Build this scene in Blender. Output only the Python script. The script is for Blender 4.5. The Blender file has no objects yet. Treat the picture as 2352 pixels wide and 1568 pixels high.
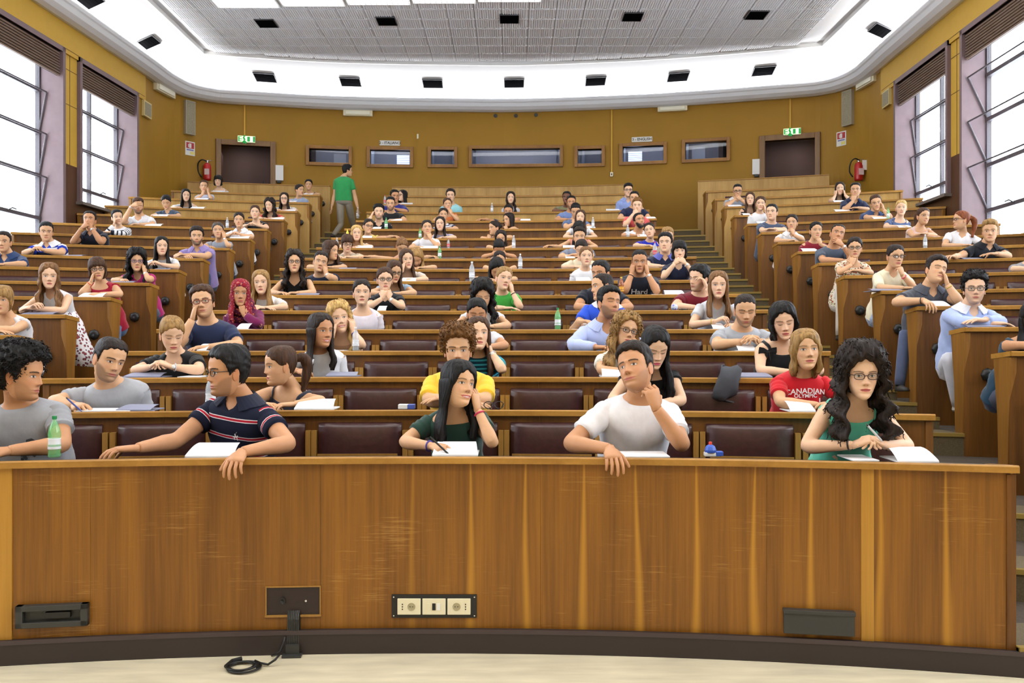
import bpy, math, random
import numpy as np
from mathutils import Vector, Matrix
random.seed(7)
rng = np.random.RandomState(11)
C = bpy.context.scene
COL = C.collection
F = 2058.0; CX = 1176.0; CY = 784.0; H = 1.655
# ---------------------------------------------------------------- camera, world, lights, exposure
cd = bpy.data.cameras.new('camera'); cam = bpy.data.objects.new('camera', cd); COL.objects.link(cam)
cd.sensor_width = 36; cd.lens = 36*F/2352; cd.clip_start = .05; cd.clip_end = 200
cam.location = (0, 0, H); cam.rotation_euler = (math.pi/2, 0, 0); C.camera = cam
w = bpy.data.worlds.new('sky'); C.world = w; w.use_nodes = True
w.node_tree.nodes['Background'].inputs[0].default_value = (.86, .93, 1, 1)
w.node_tree.nodes['Background'].inputs[1].default_value = 9.0
C.view_settings.view_transform = 'Standard'; C.view_settings.look = 'None'
C.view_settings.exposure = 0.0; C.view_settings.gamma = 1; C.view_settings.use_curve_mapping = False
C.cycles.use_denoising = True
C.cycles.max_bounces = 6; C.cycles.diffuse_bounces = 4; C.cycles.glossy_bounces = 2
C.cycles.transparent_max_bounces = 10; C.cycles.transmission_bounces = 3
C.cycles.caustics_reflective = False; C.cycles.caustics_refractive = False
C.cycles.sample_clamp_indirect = 4

def area(name, loc, rot, sx, sy, watts, col=(1, .97, .92)):
    l = bpy.data.lights.new(name, 'AREA'); l.shape = 'RECTANGLE'; l.size = sx; l.size_y = sy
    l.energy = watts; l.color = col
    o = bpy.data.objects.new(name, l); COL.objects.link(o); o.location = loc; o.rotation_euler = rot
    o['label'] = 'ceiling fluorescent or added fill light'; o['category'] = 'light'
    return o
# rows of fluorescent fixtures on the ceiling towards the front of the hall (in front of and behind the camera)
for yy, pw in ((13.0, 240), (8.5, 220), (4.0, 190), (-.5, 200), (-4.0, 170)):
    area('fluorescent_row', (0, yy, H + 5.93), (0, 0, 0), 9.0, .5, pw)

def curve_row(i, x):
    i = np.asarray(i, float)
    return 4.76 + .88*i + (-.035 - .0015*i)*x - np.asarray(x, float)**2/(2*(12.5 + .55*i))
def RY(i, x): return float(curve_row(i, x))
# ---------------------------------------------------------------- mesh helpers
class MB:
    def __init__(s): s.v = []; s.f = []; s.c = None
    def add(s, v, f):
        n = len(s.v); s.v += [tuple(map(float, p)) for p in v]; s.f += [tuple(n+k for k in q) for q in f]; return s
    def box(s, x0, x1, y0, y1, z0, z1):
        return s.add([(x0,y0,z0),(x1,y0,z0),(x1,y1,z0),(x0,y1,z0),(x0,y0,z1),(x1,y0,z1),(x1,y1,z1),(x0,y1,z1)],
              [(0,3,2,1),(4,5,6,7),(0,1,5,4),(1,2,6,5),(2,3,7,6),(3,0,4,7)])
    def obox(s, o, ax, ay, az, x0, x1, y0, y1, z0, z1):
        o = np.array(o, float); ax = np.array(ax, float); ay = np.array(ay, float); az = np.array(az, float)
        P = [o+ax*a+ay*b+az*c for c in (z0, z1) for a, b in ((x0,y0),(x1,y0),(x1,y1),(x0,y1))]
        return s.add(P, [(0,3,2,1),(4,5,6,7),(0,1,5,4),(1,2,6,5),(2,3,7,6),(3,0,4,7)])
    def sweep(s, rings, closed=True, cap=True):
        """rings: list of lists of points"""
        n = len(s.v); m = len(rings[0])
        for r in rings: s.v += [tuple(map(float, p)) for p in r]
        k = len(rings)
        for a in range(k-1):
            for b in range(m if closed else m-1):
                c = (b+1) % m
                s.f.append((n+a*m+b, n+a*m+c, n+(a+1)*m+c, n+(a+1)*m+b))
        if cap and closed:
            s.f.append(tuple(n+q for q in range(m-1, -1, -1))); s.f.append(tuple(n+(k-1)*m+q for q in range(m)))
        return s
    def tube(s, pts, r, sides=8, cap=True):
        pts = [np.array(p, float) for p in pts]; k = len(pts)
        rr = r if hasattr(r, '__len__') else [r]*k
        rings = []; up = np.array((0, 0, 1.)); prev = None
        for a in range(k):
            t = pts[min(a+1, k-1)] - pts[max(a-1, 0)]; L = np.linalg.norm(t); t = t/(L if L > 1e-9 else 1)
            if prev is None:
                u = np.cross(t, up)
                if np.linalg.norm(u) < .1: u = np.cross(t, (1., 0, 0))
            else: u = prev - t*np.dot(prev, t)
            u = u/np.linalg.norm(u); prev = u; w_ = np.cross(t, u)
            q = rr[a]; qa, qb = (q if hasattr(q, '__len__') else (q, q))
            rings.append([pts[a]+u*qa*math.cos(2*math.pi*j/sides)+w_*qb*math.sin(2*math.pi*j/sides) for j in range(sides)])
        return s.sweep(rings, True, cap)
    def lathe(s, prof, o=(0, 0, 0), sides=16, sx=1, sy=1):
        rings = [[(o[0]+r*sx*math.cos(2*math.pi*j/sides), o[1]+r*sy*math.sin(2*math.pi*j/sides), o[2]+z) for j in range(sides)] for r, z in prof]
        return s.sweep(rings)
    def build(s, name, mat, parent=None, local=False, smooth=False, bevel=0, colors=None, mesh_only=False):
        me = bpy.data.meshes.new(name)
        v = np.array(s.v, dtype=float).reshape(-1, 3)
        if parent is not None and not local:
            o = np.array(wloc(parent)); v = v - o
        me.from_pydata(v.tolist(), [], s.f)
        if mat is not None:
            for m_ in (mat if isinstance(mat, (list, tuple)) else [mat]): me.materials.append(m_)
        if smooth: me.polygons.foreach_set('use_smooth', [True]*len(me.polygons))
        me.update()
        o = bpy.data.objects.new(name, me); COL.objects.link(o)
        if parent is not None: o.parent = parent
        if bevel:
            b = o.modifiers.new('bevel', 'BEVEL'); b.width = bevel; b.segments = 2; b.limit_method = 'ANGLE'
        return o
def wloc(p):
    v = Vector(p.location)
    while p.parent is not None: p = p.parent; v = v + Vector(p.location)
    return v
def tag(o, label=None, cat=None, group=None, kind=None):
    if label: o['label'] = label
    if cat: o['category'] = cat
    if group: o['group'] = group
    if kind: o['kind'] = kind
    return o
def empty(name, loc, label=None, cat=None, group=None, kind=None, rz=0):
    o = bpy.data.objects.new(name, None); COL.objects.link(o); o.location = loc; o.rotation_euler = (0, 0, rz)
    o.empty_display_size = .1
    return tag(o, label, cat, group, kind)
# ---------------------------------------------------------------- materials
def lin(c):
    return tuple(((x/255)/12.92 if x/255 <= .04045 else ((x/255+.055)/1.055)**2.4) for x in c)
MC = {}
def mat(name, rgb, rough=.6, metal=0, noise=0, nscale=(8, 8, 8), bump=0, spec=.5, emis=0, alpha=1, coord='Object', detail=4, attr=None, sheen=0):
    if name in MC: return MC[name]
    m = bpy.data.materials.new(name); m.use_nodes = True; nt = m.node_tree; N = nt.nodes; L = nt.links
    b = N['Principled BSDF']; c = lin(rgb)
    b.inputs['Base Color'].default_value = (*c, 1); b.inputs['Roughness'].default_value = rough
    b.inputs['Metallic'].default_value = metal; b.inputs['Specular IOR Level'].default_value = spec
    if sheen: b.inputs['Sheen Weight'].default_value = sheen
    if emis: b.inputs['Emission Color'].default_value = (*c, 1); b.inputs['Emission Strength'].default_value = emis
    if alpha < 1: b.inputs['Alpha'].default_value = alpha
    src = None
    if attr:
        a = N.new('ShaderNodeAttribute'); a.attribute_name = attr; src = a.outputs['Color']
        L.new(src, b.inputs['Base Color'])
    if noise or bump:
        t = N.new('ShaderNodeTexCoord'); mp = N.new('ShaderNodeMapping'); mp.inputs['Scale'].default_value = nscale
        no = N.new('ShaderNodeTexNoise'); no.inputs['Detail'].default_value = detail; no.inputs['Scale'].default_value = 1
        L.new(t.outputs[coord], mp.inputs[0]); L.new(mp.outputs[0], no.inputs[0])
        if noise:
            r = N.new('ShaderNodeMapRange'); r.inputs[1].default_value = .3; r.inputs[2].default_value = .7
            r.inputs[3].default_value = 1-noise; r.inputs[4].default_value = 1+noise
            L.new(no.outputs[0], r.inputs[0])
            mx = N.new('ShaderNodeVectorMath'); mx.operation = 'SCALE'
            if src is not None: L.new(src, mx.inputs[0])
            else: mx.inputs[0].default_value = c
            L.new(r.outputs[0], mx.inputs['Scale']); L.new(mx.outputs[0], b.inputs['Base Color'])
        if bump:
            bm = N.new('ShaderNodeBump'); bm.inputs['Strength'].default_value = bump; bm.inputs['Distance'].default_value = .01
            L.new(no.outputs[0], bm.inputs['Height']); L.new(bm.outputs[0], b.inputs['Normal'])
    MC[name] = m; return m
def wood(name, dark, light, sc=(7, 7, .55), rough=.38, spec=.4, fig=0, streak=0, scr=0):
    if name in MC: return MC[name]
    m = bpy.data.materials.new(name); m.use_nodes = True; nt = m.node_tree; N = nt.nodes; L = nt.links
    b = N['Principled BSDF']; b.inputs['Roughness'].default_value = rough; b.inputs['Specular IOR Level'].default_value = spec
    t = N.new('ShaderNodeNewGeometry')
    def noi(scale, det=5, rough_=.6):
        mp = N.new('ShaderNodeMapping'); mp.inputs['Scale'].default_value = scale
        no = N.new('ShaderNodeTexNoise'); no.inputs['Scale'].default_value = 1; no.inputs['Detail'].default_value = det; no.inputs['Roughness'].default_value = rough_
        L.new(t.outputs['Position'], mp.inputs[0]); L.new(mp.outputs[0], no.inputs[0]); return no.outputs[0]
    n1 = noi(sc, 4, .55); n2 = noi((sc[0]*9, sc[1]*9, sc[2]*3), 4, .7)
    r = N.new('ShaderNodeValToRGB'); e = r.color_ramp.elements
    e[0].position = .32; e[0].color = (*lin(dark), 1); e[1].position = .68; e[1].color = (*lin(light), 1)
    mx = N.new('ShaderNodeMix'); mx.inputs[0].default_value = .38
    L.new(n1, mx.inputs[2]); L.new(n2, mx.inputs[3]); L.new(mx.outputs[0], r.inputs[0])
    out = r.outputs[0]
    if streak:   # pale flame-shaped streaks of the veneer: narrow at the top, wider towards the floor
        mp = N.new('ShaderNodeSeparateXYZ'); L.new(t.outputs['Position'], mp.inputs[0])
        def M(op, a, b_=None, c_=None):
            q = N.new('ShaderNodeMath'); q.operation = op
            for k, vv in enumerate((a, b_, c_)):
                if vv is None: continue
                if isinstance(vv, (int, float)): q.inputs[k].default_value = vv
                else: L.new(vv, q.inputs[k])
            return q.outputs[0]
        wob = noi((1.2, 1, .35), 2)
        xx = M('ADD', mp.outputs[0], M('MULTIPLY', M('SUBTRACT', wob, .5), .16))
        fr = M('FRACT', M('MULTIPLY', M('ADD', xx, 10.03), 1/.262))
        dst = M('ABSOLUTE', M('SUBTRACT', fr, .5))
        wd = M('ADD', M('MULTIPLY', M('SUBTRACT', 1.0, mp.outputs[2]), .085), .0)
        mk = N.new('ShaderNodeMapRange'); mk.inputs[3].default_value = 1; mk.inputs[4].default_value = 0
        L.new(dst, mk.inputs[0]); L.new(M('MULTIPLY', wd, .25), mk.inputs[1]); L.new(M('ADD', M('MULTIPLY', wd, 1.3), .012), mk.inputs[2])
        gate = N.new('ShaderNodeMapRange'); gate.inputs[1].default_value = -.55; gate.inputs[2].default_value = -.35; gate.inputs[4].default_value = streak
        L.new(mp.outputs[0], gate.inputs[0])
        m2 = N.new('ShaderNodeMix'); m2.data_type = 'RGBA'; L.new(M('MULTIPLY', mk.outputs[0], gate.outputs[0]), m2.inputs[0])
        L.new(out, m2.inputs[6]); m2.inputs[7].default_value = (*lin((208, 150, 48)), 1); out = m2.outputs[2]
    if scr:      # pale horizontal scratches below the desk edge
        s1 = noi((5, 5, 160), 3, .8); s2 = noi((2.2, 2, 3.5), 3)
        ma = N.new('ShaderNodeMath'); ma.operation = 'MULTIPLY'; L.new(s1, ma.inputs[0]); L.new(s2, ma.inputs[1])
        mr = N.new('ShaderNodeMapRange'); mr.inputs[1].default_value = .345; mr.inputs[2].default_value = .42; mr.inputs[4].default_value = scr
        L.new(ma.outputs[0], mr.inputs[0])
        m3 = N.new('ShaderNodeMix'); m3.data_type = 'RGBA'; L.new(mr.outputs[0], m3.inputs[0]); L.new(out, m3.inputs[6]); m3.inputs[7].default_value = (*lin((196, 150, 84)), 1); out = m3.outputs[2]
    L.new(out, b.inputs['Base Color']); MC[name] = m; return m
M_front = wood('veneer_front', (94, 56, 12), (150, 98, 28), sc=(9, 9, .5), streak=.5, scr=.35)
M_wood = wood('veneer_desk', (78, 46, 14), (128, 82, 30), sc=(6, 6, .8))
M_woodl = wood('veneer_pale_lit', (158, 118, 56), (196, 156, 86), sc=(6, 6, .8))
M_edge = wood('edge_wood', (138, 94, 32), (178, 130, 56), sc=(2, 9, 9))
M_cheek = wood('cheek_wood_lit', (112, 74, 26), (158, 110, 48), sc=(9, 9, .9))  # desk veneer lightened: light on the end faces is put into the colour
M_post = wood('post_wood', (140, 100, 44), (172, 128, 62), sc=(9, 9, 1.2))
M_strip = wood('strip_wood', (166, 118, 40), (186, 136, 52), sc=(20, 20, 1))
M_top = mat('desk_surface', (42, 36, 32), .35, noise=.2)
M_leather = mat('maroon_leather', (64, 34, 34), .33, noise=.18, nscale=(30, 30, 30), bump=.12, spec=.6)
M_seat = mat('seat_dark', (52, 36, 30), .5)
M_black = mat('black_plastic', (22, 21, 21), .45)
M_dgrey = mat('dark_grey_metal', (52, 52, 50), .45)
M_base = mat('dark_baseboard', (46, 36, 34), .5)
M_floor = mat('beige_floor', (206, 196, 168), .55, noise=.13, nscale=(3, 14, 5), detail=8)
M_tier = mat('tier_carpet', (70, 60, 50), .9, noise=.25, nscale=(60, 60, 60))
M_step = mat('step_lino', (96, 84, 60), .75, noise=.2, nscale=(90, 90, 90))
M_nose = mat('step_nosing', (150, 126, 62), .4, metal=.3)
M_ochre = mat('ochre_wall', (150, 110, 14), .7, noise=.05, nscale=(1.2, 1.2, 1.2), bump=.04)
M_yellow = mat('yellow_wall', (190, 150, 50), .7, noise=.03)
M_walld = wood('dark_wainscot', (62, 38, 24), (88, 56, 36), sc=(5, 5, .5))
M_white = mat('white_plaster', (228, 229, 232), .8)
M_white2 = mat('white_gloss', (232, 232, 230), .5)
M_frame = mat('window_frame', (76, 70, 74), .5)
M_jamb = mat('mauve_jamb', (116, 96, 98), .65, noise=.06)
M_shut = mat('shutter_slat', (128, 108, 94), .55)
M_doorf = wood('door_frame', (104, 74, 42), (136, 102, 62), sc=(8, 8, 1))
M_winf = wood('booth_frame', (126, 84, 34), (156, 110, 50), sc=(3, 3, 3))
M_paper = mat('paper', (238, 238, 242), .7)
M_paperb = mat('paper_blue_grey', (150, 154, 176), .6)
M_ivory = mat('ivory_plastic', (228, 220, 190), .4)
M_red = mat('red_enamel', (178, 24, 26), .3)
M_silver = mat('silver', (200, 200, 205), .25, metal=.9)
M_booth = mat('booth_inside', (120, 124, 140), .8)
M_lamp = mat('lamp_tube', (255, 255, 255), .5, emis=9)
def glassy(name, tint, a, rough=.1):
    m = bpy.data.materials.new(name); m.use_nodes = True; N = m.node_tree.nodes; L = m.node_tree.links
    out = N['Material Output']; N.remove(N['Principled BSDF'])
    tr = N.new('ShaderNodeBsdfTransparent'); tr.inputs[0].default_value = (*tint, 1)
    gl = N.new('ShaderNodeBsdfGlossy'); gl.inputs['Roughness'].default_value = rough
    mx = N.new('ShaderNodeMixShader'); mx.inputs[0].default_value = a
    L.new(tr.outputs[0], mx.inputs[1]); L.new(gl.outputs[0], mx.inputs[2]); L.new(mx.outputs[0], out.inputs[0]); return m
M_glass = glassy('frosted_window_glass', (.97, .98, 1), .04, .3)
M_bglass = glassy('booth_glass', (.82, .86, .92), .01, .02)
M_lens = glassy('spectacle_lens', (.93, .95, .97), .1, .05)

def at(px, py, Y): return ((px-CX)/F*Y, Y, H + (CY-py)/F*Y)
# ---------------------------------------------------------------- walls
def wx(side, y): return (-7.46 + (y-13.85)*.038) if side < 0 else (7.03 + (y-13.85)*.045)
bk = [(-7.324, 17.43), (-7.315, 17.8), (-7.29, 18.5), (-7.12, 19.25), (-6.64, 19.77), (-5.97, 19.99), (-3.84, 20.44), (-1, 20.62), (.6, 20.6), (3.29, 20.2),
      (6.03, 19.45), (6.72, 19.15), (7.06, 18.7), (7.21, 18.1), (7.2, 17.4), (7.18, 17.0)]
def catmull(P, n=6):
    P = [np.array(p, float) for p in P]; out = []
    for k in range(len(P)-1):
        p0 = P[max(k-1, 0)]; p1 = P[k]; p2 = P[k+1]; p3 = P[min(k+2, len(P)-1)]
        for j in range(n):
            t = j/n
            out.append(.5*((2*p1)+(-p0+p2)*t+(2*p0-5*p1+4*p2-p3)*t*t+(-p0+3*p1-3*p2+p3)*t**3))
    out.append(P[-1]); return out
BK = np.array(catmull(bk, 8)); BPX = CX + F*BK[:, 0]/BK[:, 1]
BS = np.concatenate([[0], np.cumsum(np.linalg.norm(np.diff(BK, axis=0), axis=1))])
def wall_s(px): return float(np.interp(px, BPX, BS))
def wall_at(s, off=0):
    x = np.interp(s, BS, BK[:, 0]); y = np.interp(s, BS, BK[:, 1])
    x2 = np.interp(s+.05, BS, BK[:, 0]); y2 = np.interp(s+.05, BS, BK[:, 1]); x1 = np.interp(s-.05, BS, BK[:, 0]); y1 = np.interp(s-.05, BS, BK[:, 1])
    t = np.array((x2-x1, y2-y1)); t /= np.linalg.norm(t); n = np.array((t[1], -t[0]))   # n: into the room
    return np.array((x, y))+n*off, t, n
def wz(px, py):
    p, _, _ = wall_at(wall_s(px)); return H + (CY-py)/F*p[1]
# back wall with openings
openings = []   # s0,s1,z0,z1
def opening(x0, x1, y0, y1):
    xm = (x0+x1)/2; return (wall_s(x0), wall_s(x1), wz(xm, y1), wz(xm, y0))
DOORS = [opening(508, 621, 335, 470), opening(1757, 1872, 321, 460)]
WINS = [opening(*q) for q in ((710,801,343,374),(850,942,345,378),(990,1043,345,378),(1084,1286,343,378),(1327,1382,343,376),(1430,1524,336,371),(1574,1669,326,365))]
ZC = H+5.275
cuts = sorted(set([BS[0], BS[-1]] + [float(s) for s in BS[::2]] + [o_[k] for o_ in DOORS+WINS for k in (0, 1)]))
mb = MB()
for a, b in zip(cuts[:-1], cuts[1:]):
    if b-a < 1e-4: continue
    mid = (a+b)/2; op = [o_ for o_ in DOORS+WINS if o_[0] < mid < o_[1]]
    segs = [(0, ZC+.3)] if not op else [(0, op[0][2]), (op[0][3], ZC+.3)]
    for z0, z1 in segs:
        P0, _, _ = wall_at(a); P1, _, _ = wall_at(b); Q0, _, _ = wall_at(a, -.12); Q1, _, _ = wall_at(b, -.12)
        mb.sweep([[(*P0, z0), (*Q0, z0), (*Q0, z1), (*P0, z1)], [(*P1, z0), (*Q1, z0), (*Q1, z1), (*P1, z1)]])
wall_back = tag(mb.build('wall_back', M_ochre), 'curved ochre back wall of the lecture hall', kind='structure')
def wallbox(m, s0, s1, z0, z1, o0, o1, n=1):
    R = []
    for k in range(n+1):
        s = s0+(s1-s0)*k/n; a, _, _ = wall_at(s, o0); b, _, _ = wall_at(s, o1)
        R.append([(*b, z0), (*a, z0), (*a, z1), (*b, z1)])
    return m.sweep(R)
def rootat(name, s, z, off, *t, **k):
    p, _, _ = wall_at(s, off); return empty(name, (*p, z), *t, **k)
for k, (s0, s1, z0, z1) in enumerate(DOORS):
    side = ('left', 'right')[k]
    r = rootat('door_%d' % (k+1), (s0+s1)/2, z0, 0, 'open %s doorway in the ochre back wall under its green exit sign' % side, kind='structure')
    m = MB(); fw = .12
    wallbox(m, s0-fw, s0, z0, z1+fw, -.1, .05); wallbox(m, s1, s1+fw, z0, z1+fw, -.1, .05); wallbox(m, s0, s1, z1, z1+fw, -.1, .05)
    m.build('door_frame', M_doorf, r, bevel=.008)
    m = MB(); c0, t, n = wall_at((s0+s1)/2, -.12); W = (s1-s0)/2+.1
    o = np.array((*c0, 0)); ax = np.array((*t, 0)); ay = np.array((*(-n), 0)); az = (0, 0, 1)
    m.obox(o, ax, ay, az, -W-.9, W+.9, 1.9, 2.0, z0-.1, z1+.5); m.obox(o, ax, ay, az, -W-.9, -W-.8, 0, 2, z0-.1, z1+.5); m.obox(o, ax, ay, az, W+.8, W+.9, 0, 2, z0-.1, z1+.5)
    m.obox(o, ax, ay, az, -W-.9, W+.9, 0, 2, z1+.5, z1+.6); m.obox(o, ax, ay, az, -W-.9, W+.9, 0, 2, z0-.2, z0-.1)
    m.build('corridor_wall', mat('corridor_brown', (84, 66, 62), .8), r)
    m = MB(); sg = 1 if k == 0 else -1
    m.obox(o, ax, ay, az, -sg*W if sg > 0 else W-.06, (-sg*W+.06) if sg > 0 else W, .05, 1.0, z0, z1-.03)
    m.build('door_leaf', mat('door_leaf_brown', (82, 52, 42), .5), r, bevel=.005)
    m = MB(); m.obox(o, ax, ay, az, sg*(W-.3), sg*(W-.27), .9, .95, z0+.2, z1-.6)
    area('corridor_fill', (*(np.array(c0)-np.array(n)*1.2), z1+.35), (0, 0, 0), .8, .4, 9, (1, .9, .85))  # unseen fill light added so the corridor is not black
    m.build('handrail', mat('corridor_dark', (38, 34, 52), .5), r)
desc = ['first small booth window from the left, wood framed', 'booth window below the ITALIANO plate', 'small square booth window left of the wide central one', 'wide central projection booth window', 'small square booth window right of the wide central one', 'booth window below the ENGLISH plate', 'small booth window nearest the right doorway']
for k, (s0, s1, z0, z1) in enumerate(WINS):
    r = rootat('window_%d' % (k+1), (s0+s1)/2, (z0+z1)/2, 0, desc[k], kind='structure')
    m = MB(); fw = .075
    wallbox(m, s0-fw, s0, z0-fw, z1+fw, -.12, .06); wallbox(m, s1, s1+fw, z0-fw, z1+fw, -.12, .06); wallbox(m, s0, s1, z1, z1+fw, -.12, .06); wallbox(m, s0, s1, z0-fw, z0, -.12, .06)
    m.build('window_frame', M_winf, r, bevel=.006)
    m = MB(); wallbox(m, s0, s1, z0, z1, -.075, -.07); m.build('window_pane', M_bglass, r)
    m = MB(); wallbox(m, s0-.5, s1+.5, z0-.5, z1+.5, -1.3, -1.25)
    wallbox(m, s0-.5, s0-.45, z0-.5, z1+.5, -1.25, -.12); wallbox(m, s1+.45, s1+.5, z0-.5, z1+.5, -1.25, -.12)
    wallbox(m, s0-.5, s1+.5, z0-.55, z0-.5, -1.25, -.12); m.build('booth_wall', M_booth, r)
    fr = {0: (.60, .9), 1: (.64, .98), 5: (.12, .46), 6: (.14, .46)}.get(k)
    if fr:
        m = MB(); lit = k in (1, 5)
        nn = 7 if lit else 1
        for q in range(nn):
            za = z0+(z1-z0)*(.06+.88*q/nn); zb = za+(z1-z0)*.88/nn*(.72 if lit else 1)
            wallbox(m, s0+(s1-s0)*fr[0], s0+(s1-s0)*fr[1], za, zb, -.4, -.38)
        m.build('blind_slat' if lit else 'blind', mat('lit_blind' if lit else 'faint_glow_blind', (225, 235, 255) if lit else (150, 156, 172), .6, emis=1.6 if lit else .25), r)  # blinds glow by emission, in place of light behind them
# unseen fill lights added to brighten the booth inside faintly
for k in (0, 1, 3, 5, 6):
    s0, s1, z0, z1 = WINS[k]; p, _, _ = wall_at((s0+s1)/2, -.35)
    area('booth_fill', (*p, z1+.42), (0, 0, 0), .8, .2, 3.5, (.8, .88, 1))
# side walls
WIN_Z = {0: (H+1.45, H+4.78), 1: (H+2.38, H+4.78)}
sides = {-1: [(15.3, 17.4, H+2.38), (12.3, 14.74, H+1.45), (9.3, 11.75, H+.9), (6.3, 8.75, H+.9), (3.3, 5.75, H+.9), (.3, 2.75, H+.9)],
          1: [(14.45, 16.62, H+2.38), (11.6, 13.92, H+1.45), (8.75, 11.05, H+.9), (5.9, 8.2, H+.9), (3.0, 5.4, H+.9), (.1, 2.5, H+.9)]}
HEAD = H+4.78
wn = 8
for sd, wins in sides.items():
    nm = 'left' if sd < 0 else 'right'
    yend = 17.46 if sd < 0 else 17.05
    m = MB(); my = MB(); md = MB(); T = .42
    def wb(mm, y0, y1, z0, z1, a=0, b=T):
        n = 1; R = []
        for y in (y0, y1): R.append([(wx(sd, y)+sd*a, y, z0), (wx(sd, y)+sd*b, y, z0), (wx(sd, y)+sd*b, y, z1), (wx(sd, y)+sd*a, y, z1)])
        mm.sweep(R)
    ys = sorted([q for w_ in wins for q in w_[:2]])
    edges = [-6]+ys+[yend]
    for a, b in zip(edges[:-1], edges[1:]):
        isw = any(abs(a-w_[0]) < 1e-6 for w_ in wins)
        if isw:
            sz = [w_[2] for w_ in wins if abs(a-w_[0]) < 1e-6][0]
            wb(md, a, b, 0, sz)
        elif a > 16: wb(m, a, b, 0, HEAD)
        else: wb(md, a, b, 0, H+2.96, .0); wb(my, a, b, H+2.96, HEAD, .0)
    wb(my, -6, yend+.35, HEAD, ZC+.3, -.03)
    rt = tag(my.build('wall_'+nm, M_yellow), 'yellow upper %s side wall between the tall windows' % nm, kind='structure')
    md.build('wood_panelling', M_walld, rt)
    if m.v: m.build('painted_pier', M_ochre, rt)
    # grooves of the frieze and the piers
    g = MB()
    wb(g, -6, yend+.3, HEAD+.07, HEAD+.078, -.034, -.029)
    for w_ in wins:
        pass
    for a, b in zip(ys[1::2], ys[2::2]):
        wb(g, (a+b)/2-.006, (a+b)/2+.006, H+2.96, HEAD, -.004, .01); wb(g, a, b, H+3.95, H+3.96, -.004, .01); wb(g, a, b, HEAD-.25, HEAD-.24, -.004, .01)
    g.build('panel_joint', mat('joint_dark', (96, 70, 24), .8), rt)
    for j, (a, b, sz) in enumerate(wins[:4]):
        vis = j < 2
        nk = {(-1, 0): 'far', (-1, 1): 'near', (1, 0): 'far', (1, 1): 'near'}.get((sd, j), 'out of frame number %d' % j)
        ym = (a+b)/2; r = empty('window_%d' % wn, (wx(sd, ym), ym, sz), 'tall %s %s side window with steel glazing bars and half raised shutter' % (nk, nm), kind='structure'); wn += 1
        g0, g1 = .34, .37      # glazing plane
        def bar(y0, y1, z0, z1, o0=g0-.02, o1=g1+.02): fm = MB(); wb(fm, y0, y1, z0, z1, o0, o1); fm.build('glazing_bar', M_frame, r)
        bar(a, a+.05, sz, HEAD); bar(b-.05, b, sz, HEAD); bar(a, b, sz, sz+.05); bar(a, b, HEAD-.05, HEAD)
        for z in (H+4.12, H+3.43, H+2.72, H+2.02, H+1.32):
            if z > sz+.15: bar(a, b, z-.03, z+.03, g0-.03, g1+.03)
        bar(ym-.018, ym+.018, sz, HEAD)
        zs = [z for z in (H+1.32, H+2.02, H+2.72, H+3.43, H+4.12) if z > sz+.15]
        zz = [sz+.05]+zs+[HEAD-.05]
        for q in range(len(zz)-1):
            z0, z1 = zz[q]+.03, zz[q+1]-.03
            for (ya, yb) in ((a+.05, ym-.018), (ym+.018, b-.05)):
                # hopper panes stand ajar: their tops lean into the room
                tilt = (.12 if sd < 0 else (.3 if j else .1)) if 0 < q < len(zz)-2 else 0
                pm = MB(); R = []
                for y in (ya, yb): R.append([(wx(sd, y)+sd*(g0-.0), y, z0), (wx(sd, y)+sd*(g0+.008), y, z0), (wx(sd, y)+sd*(g0+.008)-sd*tilt, y, z1), (wx(sd, y)+sd*g0-sd*tilt, y, z1)])
                pm.sweep(R); pm.build('window_pane', M_glass, r)
            if tilt and vis:
                pm = MB(); R = []
                for y in (a+.04, b-.04):
                    pm.tube([(wx(sd, y)+sd*(g0-.01), y, z0), (wx(sd, y)+sd*(g0-.01-tilt), y, z1)], .013, 6)
                pm.tube([(wx(sd, a)+sd*(g0-.01-tilt), a+.04, z1), (wx(sd, b)+sd*(g0-.01-tilt), b-.04, z1)], .013, 6)
                pm.build('sash_frame', M_frame, r)
        jm = MB(); wb(jm, a, a+.02, sz, HEAD, -.04, g0); wb(jm, b-.02, b, sz, HEAD, -.04, g0); wb(jm, a, b, HEAD-.02, HEAD, -.04, g0)
        wb(jm, a-.05, a+.03, sz, HEAD+.06, -.06, 0); wb(jm, b-.03, b+.05, sz, HEAD+.06, -.06, 0); wb(jm, a-.05, b+.05, HEAD-.02, HEAD+.06, -.06, 0)
        jm.build('window_jamb', M_jamb, r)
        sm = MB(); wb(sm, a-.08, b+.08, sz-.05, sz, -.12, g0); sm.build('window_sill', mat('sill_stone', (110, 100, 92), .6), r)
        sbot = H+4.36
        n_s = 9 if vis else 1
        for q in range(n_s):
            s_ = MB(); z0 = sbot+(HEAD-.02-sbot)*q/n_s; z1 = z0+(HEAD-.02-sbot)/n_s*.86
            R = []
            for y in (a+.03, b-.03):
                X = wx(sd, y); R.append([(X-sd*.00, y, z0), (X+sd*.03, y, z0), (X+sd*.03, y, z1), (X-sd*.012, y, (z0+z1)/2)])
            s_.sweep(R); s_.build('shutter_slat', M_shut, r)
        s_ = MB(); wb(s_, a+.03, b-.03, sbot, HEAD-.02, .028, .045); s_.build('shutter_backing', M_dgrey, r)
        if vis:
            h_ = MB(); yh = ym+.35; z = H+2.72 if j == 0 else H+2.02
            X = wx(sd, yh)+sd*(g0-.05); h_.tube([(X, yh-.1, z), (X-sd*.03, yh-.02, z+.05), (X-sd*.03, yh+.08, z+.04)], .01, 6); h_.build('window_handle', M_dgrey, r)
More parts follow.
